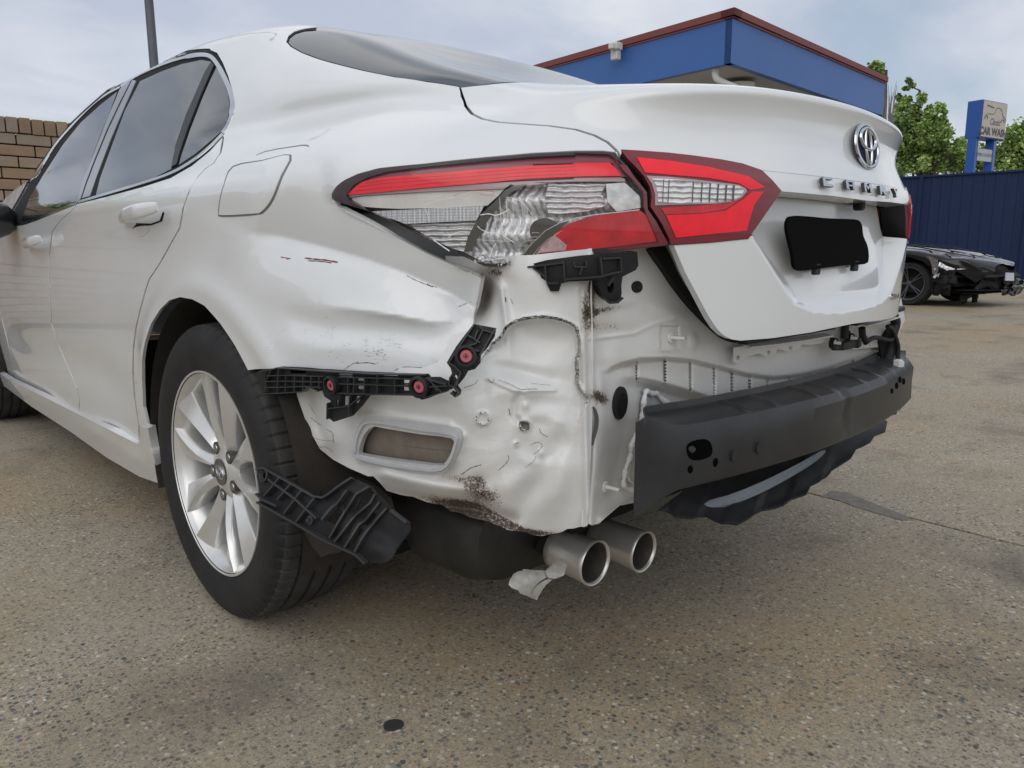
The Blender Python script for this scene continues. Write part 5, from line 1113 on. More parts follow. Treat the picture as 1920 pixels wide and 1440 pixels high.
m=MB();m.tube([c1+np.array([0,.12,.0]),c1+np.array([.04,.22,.03]),c1+np.array([.02,.3,.04])],.024,14);m.tube([c2+np.array([0,.12,.0]),c2+np.array([-.05,.22,.03]),c1+np.array([.02,.3,.04])],.024,14);m.build('exhaust_pipe',BLKG,CAR,smooth=True)
TS=PxSurf([(960,1090,'y',.335),(1000,1080,'y',.325),(1035,1078,'y',.315),(1000,1120,'y',.310),(960,1070,'y',.35)],lambda u,v:.012*((v-1070)/50.)**2-.004*np.sin((u-950)*.06))
panel('torn_heat_shield',TS,zf([(615,1265),(622,1232),(650,1185),(685,1165),(722,1160),(722,1147),(800,1155),(925,1160),(935,1195),(900,1210),(850,1240),(810,1280),(760,1352),(700,1330),(690,1310),(640,1290)]),mat('scraped_alu',(.40,.385,.35),.4,metal=.4,var=.35,vscale=50,bump=.4,bscale=150),CAR,step=.08,thick=.002)
panel('torn_heat_shield',TS,[(1020,1072),(1036,1058),(1052,1050),(1062,1062),(1056,1080),(1040,1086),(1026,1084)],MAT['scraped_alu'] if 'scraped_alu' in MAT else STEEL,CAR,step=.08,thick=.002,off=.004)
panel('torn_heat_shield',TS,zf([(768,1355),(820,1285),(870,1245),(920,1215),(945,1200),(960,1215),(905,1265),(880,1300),(850,1350),(835,1385),(800,1372)]),MAT['scraped_alu'],CAR,step=.08,thick=.002,off=-.003)
# ---- wheels
def tyre_mesh():
    P=[(.070,.222),(.090,.2255),(.0975,.2300),(.1015,.2400),(.106,.258),(.1085,.275),(.1080,.290),(.1045,.305),(.099,.3165)]
    sh=[(.0925,.3245),(.086,.3290)]
    tr=[];w=.078;
    def rad(a): return .3335-.0035*(a/.08)**2
    xs=[(.078,0),(.060,0),(.0595,1),(.0525,1),(.052,0),(.024,0),(.0235,1),(.0135,1),(.013,0),(-.013,0),(-.0135,1),(-.0235,1),(-.024,0),(-.052,0),(-.0525,1),(-.0595,1),(-.060,0),(-.078,0)]
    tr=[(a,rad(a)-(.007 if g else 0)) for a,g in xs]
    prof=P+sh+tr+[(-a,r) for a,r in sh[::-1]]+[(-a,r) for a,r in P[::-1]]
    nb=72;per=6;n=nb*per;V=[];F=[]
    isl=set(range(len(P)-1,len(P)+4))
    for i,(a,r) in enumerate(prof):
        for k in range(n):
            ph=k%per;rr=r
            if (i in isl or (len(prof)-1-i) in isl) and ph in (0,): rr-=.0045
            sk=.06*(a/.1) if i in isl else 0
            t=2*math.pi*(k+0.)/n+sk*.0;V.append((-a,rr*math.cos(t),rr*math.sin(t)))
    m=len(prof)
    for i in range(m-1):
        for k in range(n): F.append((i*n+k,(i+1)*n+k,(i+1)*n+(k+1)%n,i*n+(k+1)%n))
    me=mesh('tyre',V,F,True,30);me.materials.append(RUB);me.materials.append(TREAD)
    mi=np.zeros(len(F),int);lo=len(P)*n;hi=(m-len(P)-1)*n;mi[lo:hi]=1
    me.polygons.foreach_set('material_index',mi.astype(np.int32));return me
TY=tyre_mesh()
def rim_mesh():
    m=MB();m.lathe([(.088,.219),(.0975,.2240),(.1005,.2265),(.1005,.2300),(.0985,.2305),(.095,.2300)],120,(0,0,0),(-1,0,0))
    m.lathe([(.0975,.2240),(.090,.2165),(.084,.2105),(.060,.203),(.02,.198),(-.05,.195),(-.09,.212)],120,(0,0,0),(-1,0,0));me=mesh('wheel',m.V,m.F,True,35);b=bmesh.new();b.from_mesh(me);bmesh.ops.remove_doubles(b,verts=b.verts,dist=1e-6);b.to_mesh(me);b.free();me.materials.append(ALLOY);return me
def spoke_mesh(fl):
    # cross-sections along the radius: left wall, ridge, right wall
    R=[.040,.060,.085,.115,.150,.187,.2245];HW=[.018,.018,.0175,.0195,.024,.030,.038];DX=[.070,.074,.080,.086,.0915,.095,.0965]
    RG=[.2,.1,-.1,-.3,-.55,-.75,-.88];V=[];F=[];n=len(R)
    for r,h,d,g in zip(R,HW,DX,RG):
        c=fl*.006*math.sin((r-.04)/.18*math.pi)
        L,Rr=c-h,c+h;q=c+g*h*fl;back=d-.038-(.01 if r>.1 else 0)
        row=[(back-.004,L*.75+c*.25),(d-.021,L),(d-.009,L+.0015) ,(d,q),(d-.015,Rr-.0015),(d-.021,Rr),(back-.004,Rr*.75+c*.25)]
        if fl<0: row=[(back-.004,L*.75+c*.25),(d-.021,L),(d-.015,L+.0015),(d,q),(d-.009,Rr-.0015),(d-.021,Rr),(back-.004,Rr*.75+c*.25)]
        for a,t in row: V.append((-a,t,r))
    for i in range(n-1):
        for k in range(6): a=i*7+k;F.append((a,a+1,a+8,a+7))
    me=mesh('spoke',V,F);b=bmesh.new();b.from_mesh(me);bmesh.ops.bevel(b,geom=[e for e in b.edges if len(e.link_faces)==2 and e.calc_face_angle(0)>.25],offset=.0012,segments=2,affect='EDGES');bmesh.ops.recalc_face_normals(b,faces=b.faces);b.to_mesh(me);b.free();me.shade_smooth();me.set_sharp_from_angle(angle=math.radians(30));me.materials.append(ALLOY);return me
SPK=[spoke_mesh(1),spoke_mesh(-1)]
def hub_mesh():
    m=MB();m.lathe([(.078,.0005),(.078,.034),(.077,.036),(.0755,.040),(.071,.055),(.064,.068),(.03,.070)],60,(0,0,0),(-1,0,0));me=mesh('hub',m.V,m.F,True,35);me.materials.append(ALLOY);return me
def simple(mb,name,mt,sm_=True):
    me=mesh(name,mb.V,mb.F,sm_,40);me.materials.append(mt);return me
m=MB();m.lathe([(.0785,.0305),(.081,.0305),(.0815,.0285),(.0812,.0275),(.0812,.0003)],44,(0,0,0),(-1,0,0));CAPM=simple(m,'hub_cap',mat('cap_dark',(.06,.062,.065),.25,coat=.6))
m=MB();o=np.array([-.0815,0,0]);n=np.array([-1.,0,0]);up=np.array([0,0,1.]);rt=np.array([0,-1.,0]) 
rt=np.array([0,-1.,0]);o=np.array([-.0812,0,0]);ell(m,0,0,.021,.0145,.0032,.0,.0015);ell(m,0,.004,.0135,.0075,.002,.001,.0015);ell(m,0,0,.0055,.0125,.002,.001,.0015);CAPE=simple(m,'cap_emblem',CHROME)
m=MB();m.lathe([(.050,.0145),(.0752,.0145),(.0754,.0003)],20,(0,0,0),(-1,0,0));POCK=simple(m,'nut_pocket_disc',mat('pocket_shade',(.10,.10,.10),.5,metal=.5))  # dark disc on the hub face, pocket shade put into its colour
m=MB();m.lathe([(.045,.0098),(.0755,.0088),(.077,.0078),(.0775,.006),(.0775,.0003)],12,(0,0,0),(-1,0,0));NUT=simple(m,'wheel_nut',mat('nut_steel',(.45,.44,.42),.3,metal=1.))
m=MB();m.lathe([(.0,.15),(.012,.15),(.014,.145),(.014,.06),(.02,.0003)],60,(0,0,0),(-1,0,0));DISC=simple(m,'brake_disc',mat('disc_dark',(.035,.035,.036),.5,metal=.6))
m=MB();m.box((-.02,.11,.09),(.06,.08,.13));CAL=simple(m,'brake_caliper',BLKP,False)
RM=rim_mesh();HM=hub_mesh()
ROT0=math.radians(8)
def wheel(x,y,side):
    w=link('wheel',RM,None,CAR);w.location=(x,y,.33);w.rotation_euler=(0,0,0 if side<0 else math.pi);w.matrix_parent_inverse=wmat(CAR).inverted()
    def ch(nm,me,rot=0,loc=(0,0,0)):
        o=bpy.data.objects.new(nm,me);COL.objects.link(o);o.parent=w;o.rotation_euler=(rot,0,0);o.location=loc;return o
    ch('tyre',TY);ch('hub',HM);ch('hub_cap',CAPM,math.radians(28));ch('cap_emblem',CAPE,math.radians(28));ch('brake_disc',DISC);ch('brake_caliper',CAL)
    for k in range(5):
        a=ROT0+2*math.pi*k/5
        ch('spoke',SPK[0],a-math.radians(16.5));ch('spoke',SPK[1],a+math.radians(16.5))
        bq=a+math.radians(36);ch('nut_pocket_disc',POCK,0,(0,-.0555*math.sin(bq),.0555*math.cos(bq)));ch('wheel_nut',NUT,0,(0,-.0555*math.sin(bq),.0555*math.cos(bq)))
    return w
wheel(-.80,1.10,-1);wheel(.80,1.10,1);wheel(-.795,3.925,-1);wheel(.795,3.925,1)

# ================================================================= GROUND
def concrete():
    m=bpy.data.materials.new('exposed_aggregate_concrete');m.use_nodes=True;t=m.node_tree;b=t.nodes['Principled BSDF'];g=nd(t,'ShaderNodeNewGeometry');p=g.outputs['Position']
    big=ramp(t,noise(t,mapping(t,p,(1,.55,1),(0,0,0),(0,0,.5)),.75,6,.6,.4),[(.36,0),(.62,1)])
    base=mixc(t,big,(.39,.33,.23),(.47,.415,.31))
    rust=ramp(t,noise(t,mapping(t,p,(1,1,1),(4,2.3,0)),.62,5,.62,.5),[(.48,0),(.66,1)])
    base=mixc(t,math_(t,'MULTIPLY',rust,.95),base,(.46,.325,.175))
    fine=noise(t,p,120,6,.75);base=mixc(t,ramp(t,fine,[(.36,.75),(.6,0)]),base,(.22,.195,.155))
    # stones: two sizes of voronoi cells, each its own colour
    def stones(scale,thr,amt):
        v=nd(t,'ShaderNodeTexVoronoi');v.inputs['Scale'].default_value=scale;lk(t,mapping(t,p,(1,1,.01)),v.inputs['Vector'])
        dst=math_(t,'ADD',v.outputs['Distance'],math_(t,'MULTIPLY',math_(t,'SUBTRACT',noise(t,p,scale*2.2,3,.6),.5),.45))
        s=nd(t,'ShaderNodeSeparateColor');lk(t,v.outputs['Color'],s.inputs[0])
        sz=math_(t,'MULTIPLY_ADD',s.outputs[1],.28,thr-.16)
        return math_(t,'MULTIPLY',ramp(t,math_(t,'SUBTRACT',sz,dst),[(0,0),(.06,1)]),amt),s.outputs[0],dst
    f1,c1_,d1=stones(94,.41,.92);f2,c2_,d2=stones(200,.44,.75)
    sc1=ramp(t,c1_,[(0,(.075,.08,.08)),(.35,(.16,.16,.15)),(.6,(.30,.28,.23)),(.82,(.45,.41,.33)),(1,(.66,.61,.52))]);sc2=ramp(t,c2_,[(0,(.075,.075,.07)),(.5,(.22,.205,.175)),(1,(.56,.51,.42))])
    worn=ramp(t,noise(t,p,1.7,5,.6),[(.35,.5),(.62,1)])
    base=mixc(t,math_(t,'MULTIPLY',f2,worn),base,sc2);base=mixc(t,math_(t,'MULTIPLY',f1,worn),base,sc1)
    rare=nd(t,'ShaderNodeTexVoronoi');rare.inputs['Scale'].default_value=19;lk(t,mapping(t,p,(1,1,.01),(1.3,.2,0)),rare.inputs['Vector'])
    base=mixc(t,ramp(t,rare.outputs['Distance'],[(.07,.75),(.11,0)]),base,(.045,.043,.038))
    # dark oily patch under the car, tyre dust
    sx_=nd(t,'ShaderNodeSeparateXYZ');lk(t,p,sx_.inputs[0])
    big2=noise(t,p,2.2,5,.6)
    oil=ramp(t,math_(t,'SUBTRACT',big2,.0),[(.52,0),(.72,.55)]);base=mixc(t,oil,base,(.075,.068,.058))
    lk(t,base,b.inputs['Base Color']);lk(t,math_(t,'MULTIPLY_ADD',fine,.25,.68),b.inputs['Roughness'])
    h=math_(t,'ADD',math_(t,'MULTIPLY',f1,.5),math_(t,'ADD',math_(t,'MULTIPLY',f2,.35),math_(t,'MULTIPLY',noise(t,p,320,5,.7),.8)))
    bp=nd(t,'ShaderNodeBump');bp.inputs['Strength'].default_value=.55;bp.inputs['Distance'].default_value=.004;lk(t,h,bp.inputs['Height']);lk(t,bp.outputs[0],b.inputs['Normal'])
    b.inputs['Specular IOR Level'].default_value=.35
    return m
CON=concrete()
g_=mesh('ground',[(-250,-250,-.03),(250,-250,-.03),(250,250,-.03),(-250,250,-.03)],[(0,1,2,3)])
GR=link('ground',g_,mat('dark_joint_filler',(.03,.027,.022),.95,var=.3,vscale=30));GR['kind']='structure'
# two pours of concrete with a joint between them (line x ~ .86 -> .83)
def jx(y): return .8745+.0425*(y-.2)*0+ .0425*(y-.22)*.98
ys=np.concatenate([np.linspace(-80,-4,12),np.linspace(-3.9,9,90),np.linspace(9.5,200,12)])
rr=random.Random(9)
L=[(jx(y)-.006-rr.random()*.003,y,0) for y in ys];Rr_=[(jx(y)+.006+rr.random()*.003,y,0) for y in ys]
def slab(name,edge,far):
    V=[];F=[]
    for (x,y,z) in edge: V+=[(x,y,0),(far,y,0),(x,y,-.028)]
    for i in range(len(edge)-1):
        a=i*3;q=(a,a+3,a+4,a+1) if far<0 else (a,a+1,a+4,a+3);F.append(q);F.append((a,a+2,a+5,a+3) if far<0 else (a,a+3,a+5,a+2))
    o=link(name,mesh(name,V,F),CON,GR);return o
slab('concrete_slab',L,-200);slab('concrete_slab',Rr_,200)
# tar smear and scraps on the ground
TAR=mat('tar_patch',(.19,.175,.145),.8,var=.3,vscale=40,bump=.5)
def flat(name,pts,mt,z=.002,h=.0015,parent=None,label=None,cat=None,kind=None):
    V=[];n=len(pts)
    for x,y in pts: V.append((x,y,z+h))
    for x,y in pts: V.append((x,y,z-.004))
    F=[tuple(range(n))]+[(i,(i+1)%n,n+(i+1)%n,n+i) for i in range(n)]
    m=MB();m.add(V,F);o=m.build(name,mt,parent)
    return tag(o,label,cat,kind=kind)
tp=[hz_(u,v,0)[:2] for u,v in [(1560,920),(1590,925),(1640,945),(1700,968),(1712,976),(1690,976),(1640,962),(1600,950),(1570,938),(1540,932)]]
flat('tar_smear',tp,TAR,z=.001,h=.001,parent=GR)
lf=[hz_(u,v,0)[:2] for u,v in smooth([(719,1365),(724,1357),(737,1353),(751,1354),(757,1360),(752,1366),(744,1369),(733,1372),(724,1370)],3,True)]
flat('dark_stone_chip',lf,mat('dark_chip',(.035,.037,.038),.6,bump=.5),z=.003,h=.002,label='flat dark chip lying on the concrete in front of the car',cat='debris')
m=MB();rr=random.Random(11)
for k in range(420):
    u=rr.uniform(0,1920);v=rr.uniform(760,1440);q=hz_(u,v,0)
    if q[1]>6: continue
    s_=rr.uniform(.0008,.0026);V=[(q[0]+s_*math.cos(a)*rr.uniform(.6,1.2),q[1]+s_*math.sin(a)*rr.uniform(.6,1.2),0) for a in (0,1.3,2.5,3.8,5)]+[(q[0],q[1],s_*.8)];m.add(V,[(i,(i+1)%5,5) for i in range(5)])
tag(m.build('grit',mat('grit_stone',(.16,.145,.12),.8,var=.6,vscale=90)),'loose grit scattered over the concrete','grit',kind='stuff')
# ================================================================= BRICK WALL
BR_=[mat('tan_brick_%s'%k,c,.85,bump=.7,bscale=60,var=.18,vscale=9) for k,c in (('pale',(.31,.235,.165)),('warm',(.285,.195,.125)),('brown',(.245,.17,.115)),('grey',(.27,.215,.165)))]
MORT=mat('brown_mortar',(.085,.058,.043),.95,bump=.8,bscale=80)
WY=6.52;H0=.086;BWX=.24
WALL=empty('brick_wall',(0,WY,0),label='tan brick wall with an upright capping course beyond the white sedan',cat='wall')
m=MB();m.box((-2.6,WY+.065,.86),(10.2,.10,1.70));m.build('mortar_core',MORT,WALL)
def bmesh_brick(w,h,d):
    m=MB();m.box((0,0,0),(w,d,h));me=mesh('brick',m.V,m.F);b=bmesh.new();b.from_mesh(me);bmesh.ops.bevel(b,geom=b.edges[:],offset=.0035,segments=1,affect='EDGES');b.to_mesh(me);b.free();return me
stretch=[bmesh_brick(.23,.076,.11) for _ in BR_];cap=[bmesh_brick(.076,.115,.13) for _ in BR_]
for k,(a_,b_) in enumerate(zip(stretch,cap)): a_.materials.append(BR_[k]);b_.materials.append(BR_[k])
rest=[MB() for _ in BR_];NC_=19;TOPZ=1.715;rr=random.Random(21)
for c in range(NC_):
    z=TOPZ-.043-c*H0
    for i in range(-34,11):
        x=i*BWX+(.12 if c%2 else 0)+.02
        if x<-7.6 or x>2.4: continue
        k=rr.choices(range(4),(4,4,2,3))[0]
        if -2.2<x<.4 and c<9:
            o=bpy.data.objects.new('brick',stretch[k]);COL.objects.link(o);o.parent=WALL;o.location=(x,rr.uniform(-.002,.002),z)
        else: rest[k].box((x,WY,z),(.23,.11,.076))
x=-7.6
while x<2.4:
    k=rr.choices(range(4),(4,4,2,3))[0];zz_=TOPZ+.06+rr.uniform(-.003,.003)
    if -2.2<x<.4:
        o=bpy.data.objects.new('brick',cap[k]);COL.objects.link(o);o.parent=WALL;o.location=(x,rr.uniform(-.003,.003),zz_);o.rotation_euler=(0,rr.uniform(-.01,.01),0)
    else: rest[k].box((x,WY,zz_),(.076,.13,.115))
    x+=.086
for k in range(4): rest[k].build('brick_courses',BR_[k],WALL)['kind']='stuff'
# ================================================================= LIGHT POLE
def at_(u,v,d): return CC+rd(u,v)*d
pb=at_(288,110,12.4);m=MB();m.lathe([(0,.075),(3,.072),(9,.060),(9.02,.0005)],20,(pb[0],pb[1],0),(0,0,1));PO=m.build('pole_shaft',mat('galvanised_grey',(.12,.13,.15),.55,metal=.4,var=.2,vscale=4))
LPO=empty('lamp_post',(pb[0],pb[1],0),label='grey steel pole rising behind the roof of the white sedan',cat='pole');PO.parent=LPO;PO.matrix_parent_inverse=wmat(LPO).inverted()
m=MB();m.box((pb[0],pb[1],.02),(.3,.3,.04));m.build('base_plate',MAT['galvanised_grey'],LPO)
m=MB();m.tube([(pb[0],pb[1],8.9),(pb[0]-.5,pb[1],9.3),(pb[0]-1.3,pb[1],9.4)],.04,10);m.box((pb[0]-1.6,pb[1],9.4),(.6,.25,.12));m.build('lamp_arm',MAT['galvanised_grey'],LPO,smooth=True)
# ================================================================= BLUE BUILDING
BLUE=mat('blue_fascia_paint',(.042,.13,.39),.45,var=.06,vscale=1.5,bump=.05);RED=mat('faded_red_capping',(.30,.08,.065),.6,var=.2,vscale=3)
SOF=mat('grey_soffit',(.42,.42,.41),.7,var=.05);WHT=mat('white_render',(.70,.70,.68),.7,var=.05)
BC=at_(1370,118,9.6);zb0=BC[2];zt=float((CC+rd(1369,34)*(9.6))[2]);
# top of the blue at the corner: same plan position
dcol=rd(1369,34);k_=np.hypot(*(BC-CC)[:2])/np.hypot(*dcol[:2]);zt=CC[2]+dcol[2]*k_;dcol=rd(1370,17);k_=np.hypot(*(BC-CC)[:2])/np.hypot(*dcol[:2]);ztt=CC[2]+dcol[2]*k_
a1,a2=math.radians(4.5),math.radians(88.5)
def planhit(u,ang):
    # point on the vertical wall plane through BC with heading ang
    d=rd(u,300);n=np.array([math.cos(ang),-math.sin(ang)]);t=((BC-CC)[:2]@n)/(d[:2]@n);return (CC+d*t)[:2]
e1=np.array([math.sin(a1),math.cos(a1)]);e2=np.array([math.sin(a2),math.cos(a2)])
pR=planhit(1648.5,a2);L2=np.linalg.norm(pR-BC[:2]);L1=9.
p0=BC[:2];p1=p0+e1*L1;p2=p0+e2*L2;p3=p1+e2*L2
SH=empty('blue_workshop',(p0[0],p0[1],0),label='blue fascia workshop building with red capping and overhanging corner',cat='building')
def wallbox(mb,a,b,z0,z1,t,inward):
    a=np.array(a);b=np.array(b);n=np.array(inward)*t;V=[(*a,z0),(*b,z0),(*(b+n),z0),(*(a+n),z0),(*a,z1),(*b,z1),(*(b+n),z1),(*(a+n),z1)]
    mb.add(V,[(0,1,2,3),(4,7,6,5),(0,4,5,1),(1,5,6,2),(2,6,7,3),(3,7,4,0)])
m=MB();wallbox(m,p0,p1,zb0,zt,.10,e2);m.build('fascia_panel',BLUE,SH)
m=MB();wallbox(m,p0+e1*.101,p2+e1*.101,zb0,zt,-.101*1.0 if False else .10,e1*0+(-e1)*1.0);m.build('fascia_panel',BLUE,SH)
m=MB();wallbox(m,p1-e1*.1,p3-e1*.1,zb0,zt,.1,e1);m.build('fascia_panel',BLUE,SH)
m=MB();wallbox(m,p2,p3,zb0,zt,.1,-e2);m.build('fascia_panel',BLUE,SH)
m=MB();wallbox(m,p0-e1*.02-e2*.02,p1-e2*.02,zt+.001,ztt-.09,.14,e2);wallbox(m,p0-e2*.02-e1*.02,p2-e1*.02,zt+.001,ztt-.09,.14,e1);m.build('red_band',mat('pale_red_band',(.42,.13,.12),.6,var=.15),SH)
m=MB();wallbox(m,p0-e1*.05-e2*.05,p1-e2*.05,ztt-.085,ztt,.20,e2);wallbox(m,p0-e2*.05-e1*.05,p2-e1*.05,ztt-.085,ztt-.002,.20,e1);m.build('roof_capping',mat('dark_red_capping',(.19,.05,.045),.6),SH)
V=[(*p0,zt-.06),(*p1,zt-.06),(*p3,zt-.06),(*p2,zt-.06)];m=MB();m.add(V,[(0,1,2,3)]);m.build('flat_roof',SOF,SH)
V=[(*(p0+e1*.1+e2*.1),zb0+.03),(*(p1-e1*.1+e2*.1),zb0+.03),(*(p3-e1*.1-e2*.1),zb0+.03),(*(p2+e1*.1-e2*.1),zb0+.03)];m=MB();m.add(V,[(0,1,2,3)]);m.build('soffit',SOF,SH)
q0=p0+e1*1.5+e2*1.5;m=MB();wallbox(m,q0,q0+e1*(L1-1.6),0,zb0+.02,.2,e2);wallbox(m,q0+e2*.21,q0+e2*(L2-1.6),0,zb0+.02,.2,e1);m.build('wall',WHT,SH)
for k in range(3):
    m=MB();wallbox(m,q0+e1*(1+2.4*k)-e2*.03,q0+e1*(2.4+2.4*k)-e2*.03,.9,2.3,.06,e2);m.build('window',TGLASS,SH)
m=MB();wallbox(m,q0+e2*1.2-e1*.03,q0+e2*3.4-e1*.03,.02,2.5,.06,e1);m.build('roller_door',mat('grey_roller_door',(.3,.3,.31),.5,bump=.3),SH)
# downpipe and white tank under the corner
def onray(u,v,D): d=rd(u,v);return CC+d*(D/np.hypot(*d[:2]))
Dh=float(np.hypot(*(BC-CC)[:2]));
m=MB();m.tube([onray(1341,118,Dh+.3),onray(1341,140,Dh+.3),onray(1343,147,Dh+.3),onray(1352,153,Dh+.32),onray(1380,165,Dh+.4),onray(1400,185,Dh+.5)],.045,12);m.build('downpipe',WHT,SH,smooth=True)
c=onray(1386,150,Dh+1.2);m=MB();m.lathe([(0,.22),(zb0-.03,.22)],28,(c[0],c[1],0),(0,0,1));m.build('round_column',WHT,SH,smooth=True)
c=onray(1163,92,1);n2=np.array([math.cos(a1),-math.sin(a1)]);d=rd(1166,96);t_=((BC-CC)[:2]@n2)/(d[:2]@n2);c=CC+d*t_-np.array([*(e2*.14),0])
m=MB();m.box(c+[0,0,.04],(.15,.13,.10));m.box(c+[.02,.02,-.06],(.10,.12,.16));m.box(c+[-.1,-.02,.02],(.12,.08,.08));cm=m.build('security_camera',mat('white_plastic',(.62,.62,.6),.4),None,bevel=.01);tag(cm,'white security camera box mounted high on the blue fascia','camera')
# ================================================================= NAVY FENCE
NAVY=mat('navy_sheet_fence',(.009,.022,.075),.6,spec=.3,var=.12,vscale=2,bump=.1)
f0=hz_(1910,526,0)[:2];fa=math.radians(-6.);fd_=np.array([math.sin(fa),math.cos(fa)])
fh=2.72;FN=empty('navy_fence',(f0[0],f0[1],0),label='tall navy blue ribbed metal fence behind the black wreck',cat='fence')
nrm=np.array([-math.cos(fa),math.sin(fa)])
def sheet(s0,s1):
    V=[];F=[];n=0;s=s0;pts=[]
    while s<s1-1e-6:
        for ds,dp in ((0,0),(.15,0),(.17,.015),(.21,.015),(.23,0)): 
            if s+ds<s1: pts.append((s+ds,dp))
        s+=.245
    pts.append((s1,0))
    for a,b in pts: q=f0+fd_*a+nrm*b;V+=[(q[0],q[1],.02),(q[0],q[1],fh)]
    for i in range(len(pts)-1): F.append((2*i,2*i+2,2*i+3,2*i+1))
    me=mesh('fence_sheet',V,F);me.materials.append(NAVY);o=link('fence_sheet',me,None,FN)
    m=MB();q=f0+fd_*s1+nrm*.03;m.box((q[0],q[1],fh/2+.02),(.09,.09,fh+.04));m.build('fence_post',NAVY,FN)
for k in range(-6,9): sheet(k*2.45+.02,(k+1)*2.45-.02)
m=MB();a=f0+fd_*(-14.8)+nrm*.01;b=f0+fd_*22.+nrm*.01;m.bar((a[0],a[1],fh),(b[0],b[1],fh),.09,.05);m.build('top_rail',NAVY,FN)
# ================================================================= CAR WASH SIGN
D=30.;
def sg(u,v,D): d=rd(u,v);return CC+d*(D/np.hypot(*d[:2]))
A=sg(1843,186,D);B_=sg(1837,257,D);zt_,zb_=A[2],B_[2];ca=((A+B_)/2)[:2]
lft=sg(1812,220,D+.95)[:2];rgt=sg(1884,245,D+1.4)[:2]
w1=lft-ca;w2=rgt-ca;rw=w2/np.linalg.norm(w2);nn=np.array([rw[1],-rw[0]]);nn=nn if nn@(CC[:2]-ca)>0 else -nn
# square box: side goes straight back from the lit face
wl=.62;dl=-nn*1.0;w1=dl*wl
lft2=sg(1812,220,D)[:2]
SG=empty('car_wash_sign',(ca[0],ca[1],0),label='blue and cream car wash sign on two blue posts above the fence',cat='sign')
# width of the side so that it spans the same picture width
for wl in np.linspace(.3,3,60):
    if proj([[*(ca+dl*wl),(zt_+zb_)/2]])[0][0]<1812: break
W2=np.linalg.norm(w2)
for W2 in np.linspace(.6,4,80):
    if proj([[*(ca+rw*W2),(zt_+zb_)/2]])[0][0]>1884: break
SB_=mat('sign_blue',(.015,.085,.34),.4);CRM=mat('sign_cream',(.50,.465,.40),.5,var=.05)
m=MB();V=[];P4=[ca,ca+rw*W2,ca+rw*W2+dl*wl,ca+dl*wl]
for z in (zb_,zt_): V+=[(*p,z) for p in P4]
m.add(V,[(0,3,2,1),(4,5,6,7),(0,1,5,4),(1,2,6,5),(2,3,7,6),(3,0,4,7)]);m.build('sign_box',SB_,SG,bevel=.01)
m=MB();q=ca+nn*.012;V=[(*(q+rw*.03),zb_+.03),(*(q+rw*(W2-.03)),zb_+.03),(*(q+rw*(W2-.03)),zt_-.03),(*(q+rw*.03),zt_-.03)];V+=[(x+nn[0]*.02,y+nn[1]*.02,z) for x,y,z in V]
m.add(V,[(0,1,2,3),(4,7,6,5),(0,4,5,1),(1,5,6,2),(2,6,7,3),(3,7,4,0)]);m.build('sign_face',CRM,SG)
DT=mat('sign_dark_print',(.10,.095,.10),.6);GT=mat('sign_grey_print',(.20,.19,.18),.6)
def stext(txt,fx,fz,size,mt,sh=0,xs=1.,nm='sign_text',bd=.018):
    o=np.array([*(ca+rw*W2*fx+nn*.034),zb_+(zt_-zb_)*fz]);text_mesh(nm,txt,size,o,np.array([*rw,0.]),np.array([0,0,1.]),np.array([*nn,0.]),.004,mt,SG,shear=sh,xs=xs,bold=bd)
hh=zt_-zb_
stext('CAR WASH',.5,.17,hh*.27,DT,xs=W2/hh*.80);stext('Classic',.53,.44,hh*.25,GT,.25,xs=W2/hh*.62,bd=.008)
def sline(pts,w,mt=GT):
    m=MB();P=[np.array([*(ca+rw*W2*x+nn*.036),zb_+hh*z]) for x,z in smooth(pts,4)];m.tube(P,w,6);m.build('sign_line',mt,SG)
sline([(.10,.50),(.14,.60),(.20,.64),(.45,.66),(.52,.80),(.62,.84),(.75,.78),(.82,.64),(.93,.58),(.95,.50)],.012);sline([(.08,.50),(.11,.58),(.17,.58),(.20,.50)],.018);sline([(.76,.46),(.80,.54),(.87,.54),(.90,.46)],.018);sline([(.15,.86),(.30,.84),(.42,.82)],.02)
for fx,fy_ in ((.06,.5),(.80,.5)):
    q=ca+rw*W2*fx+dl*wl*fy_;m=MB();m.box((q[0],q[1],zb_/2),(.26,.26,zb_));m.build('sign_post',SB_,SG)
z2=zb_-.28*hh-.1;m=MB();q=ca+rw*W2*.45+dl*wl*.3;R3=np.array([[rw[0],nn[0],0],[rw[1],nn[1],0],[0,0,1.]])
m.box((q[0],q[1],zb_-.44*hh),(W2*.62,.06,hh*.33),R3);m.build('small_board',mat('small_board_grey',(.42,.45,.50),.5),SG)
o=np.array([*(q+nn*.036),zb_-.44*hh]);text_mesh('sign_text','OPEN 24 HOURS',hh*.13,o,np.array([*rw,0.]),np.array([0,0,1.]),np.array([*nn,0.]),.004,GT,SG)
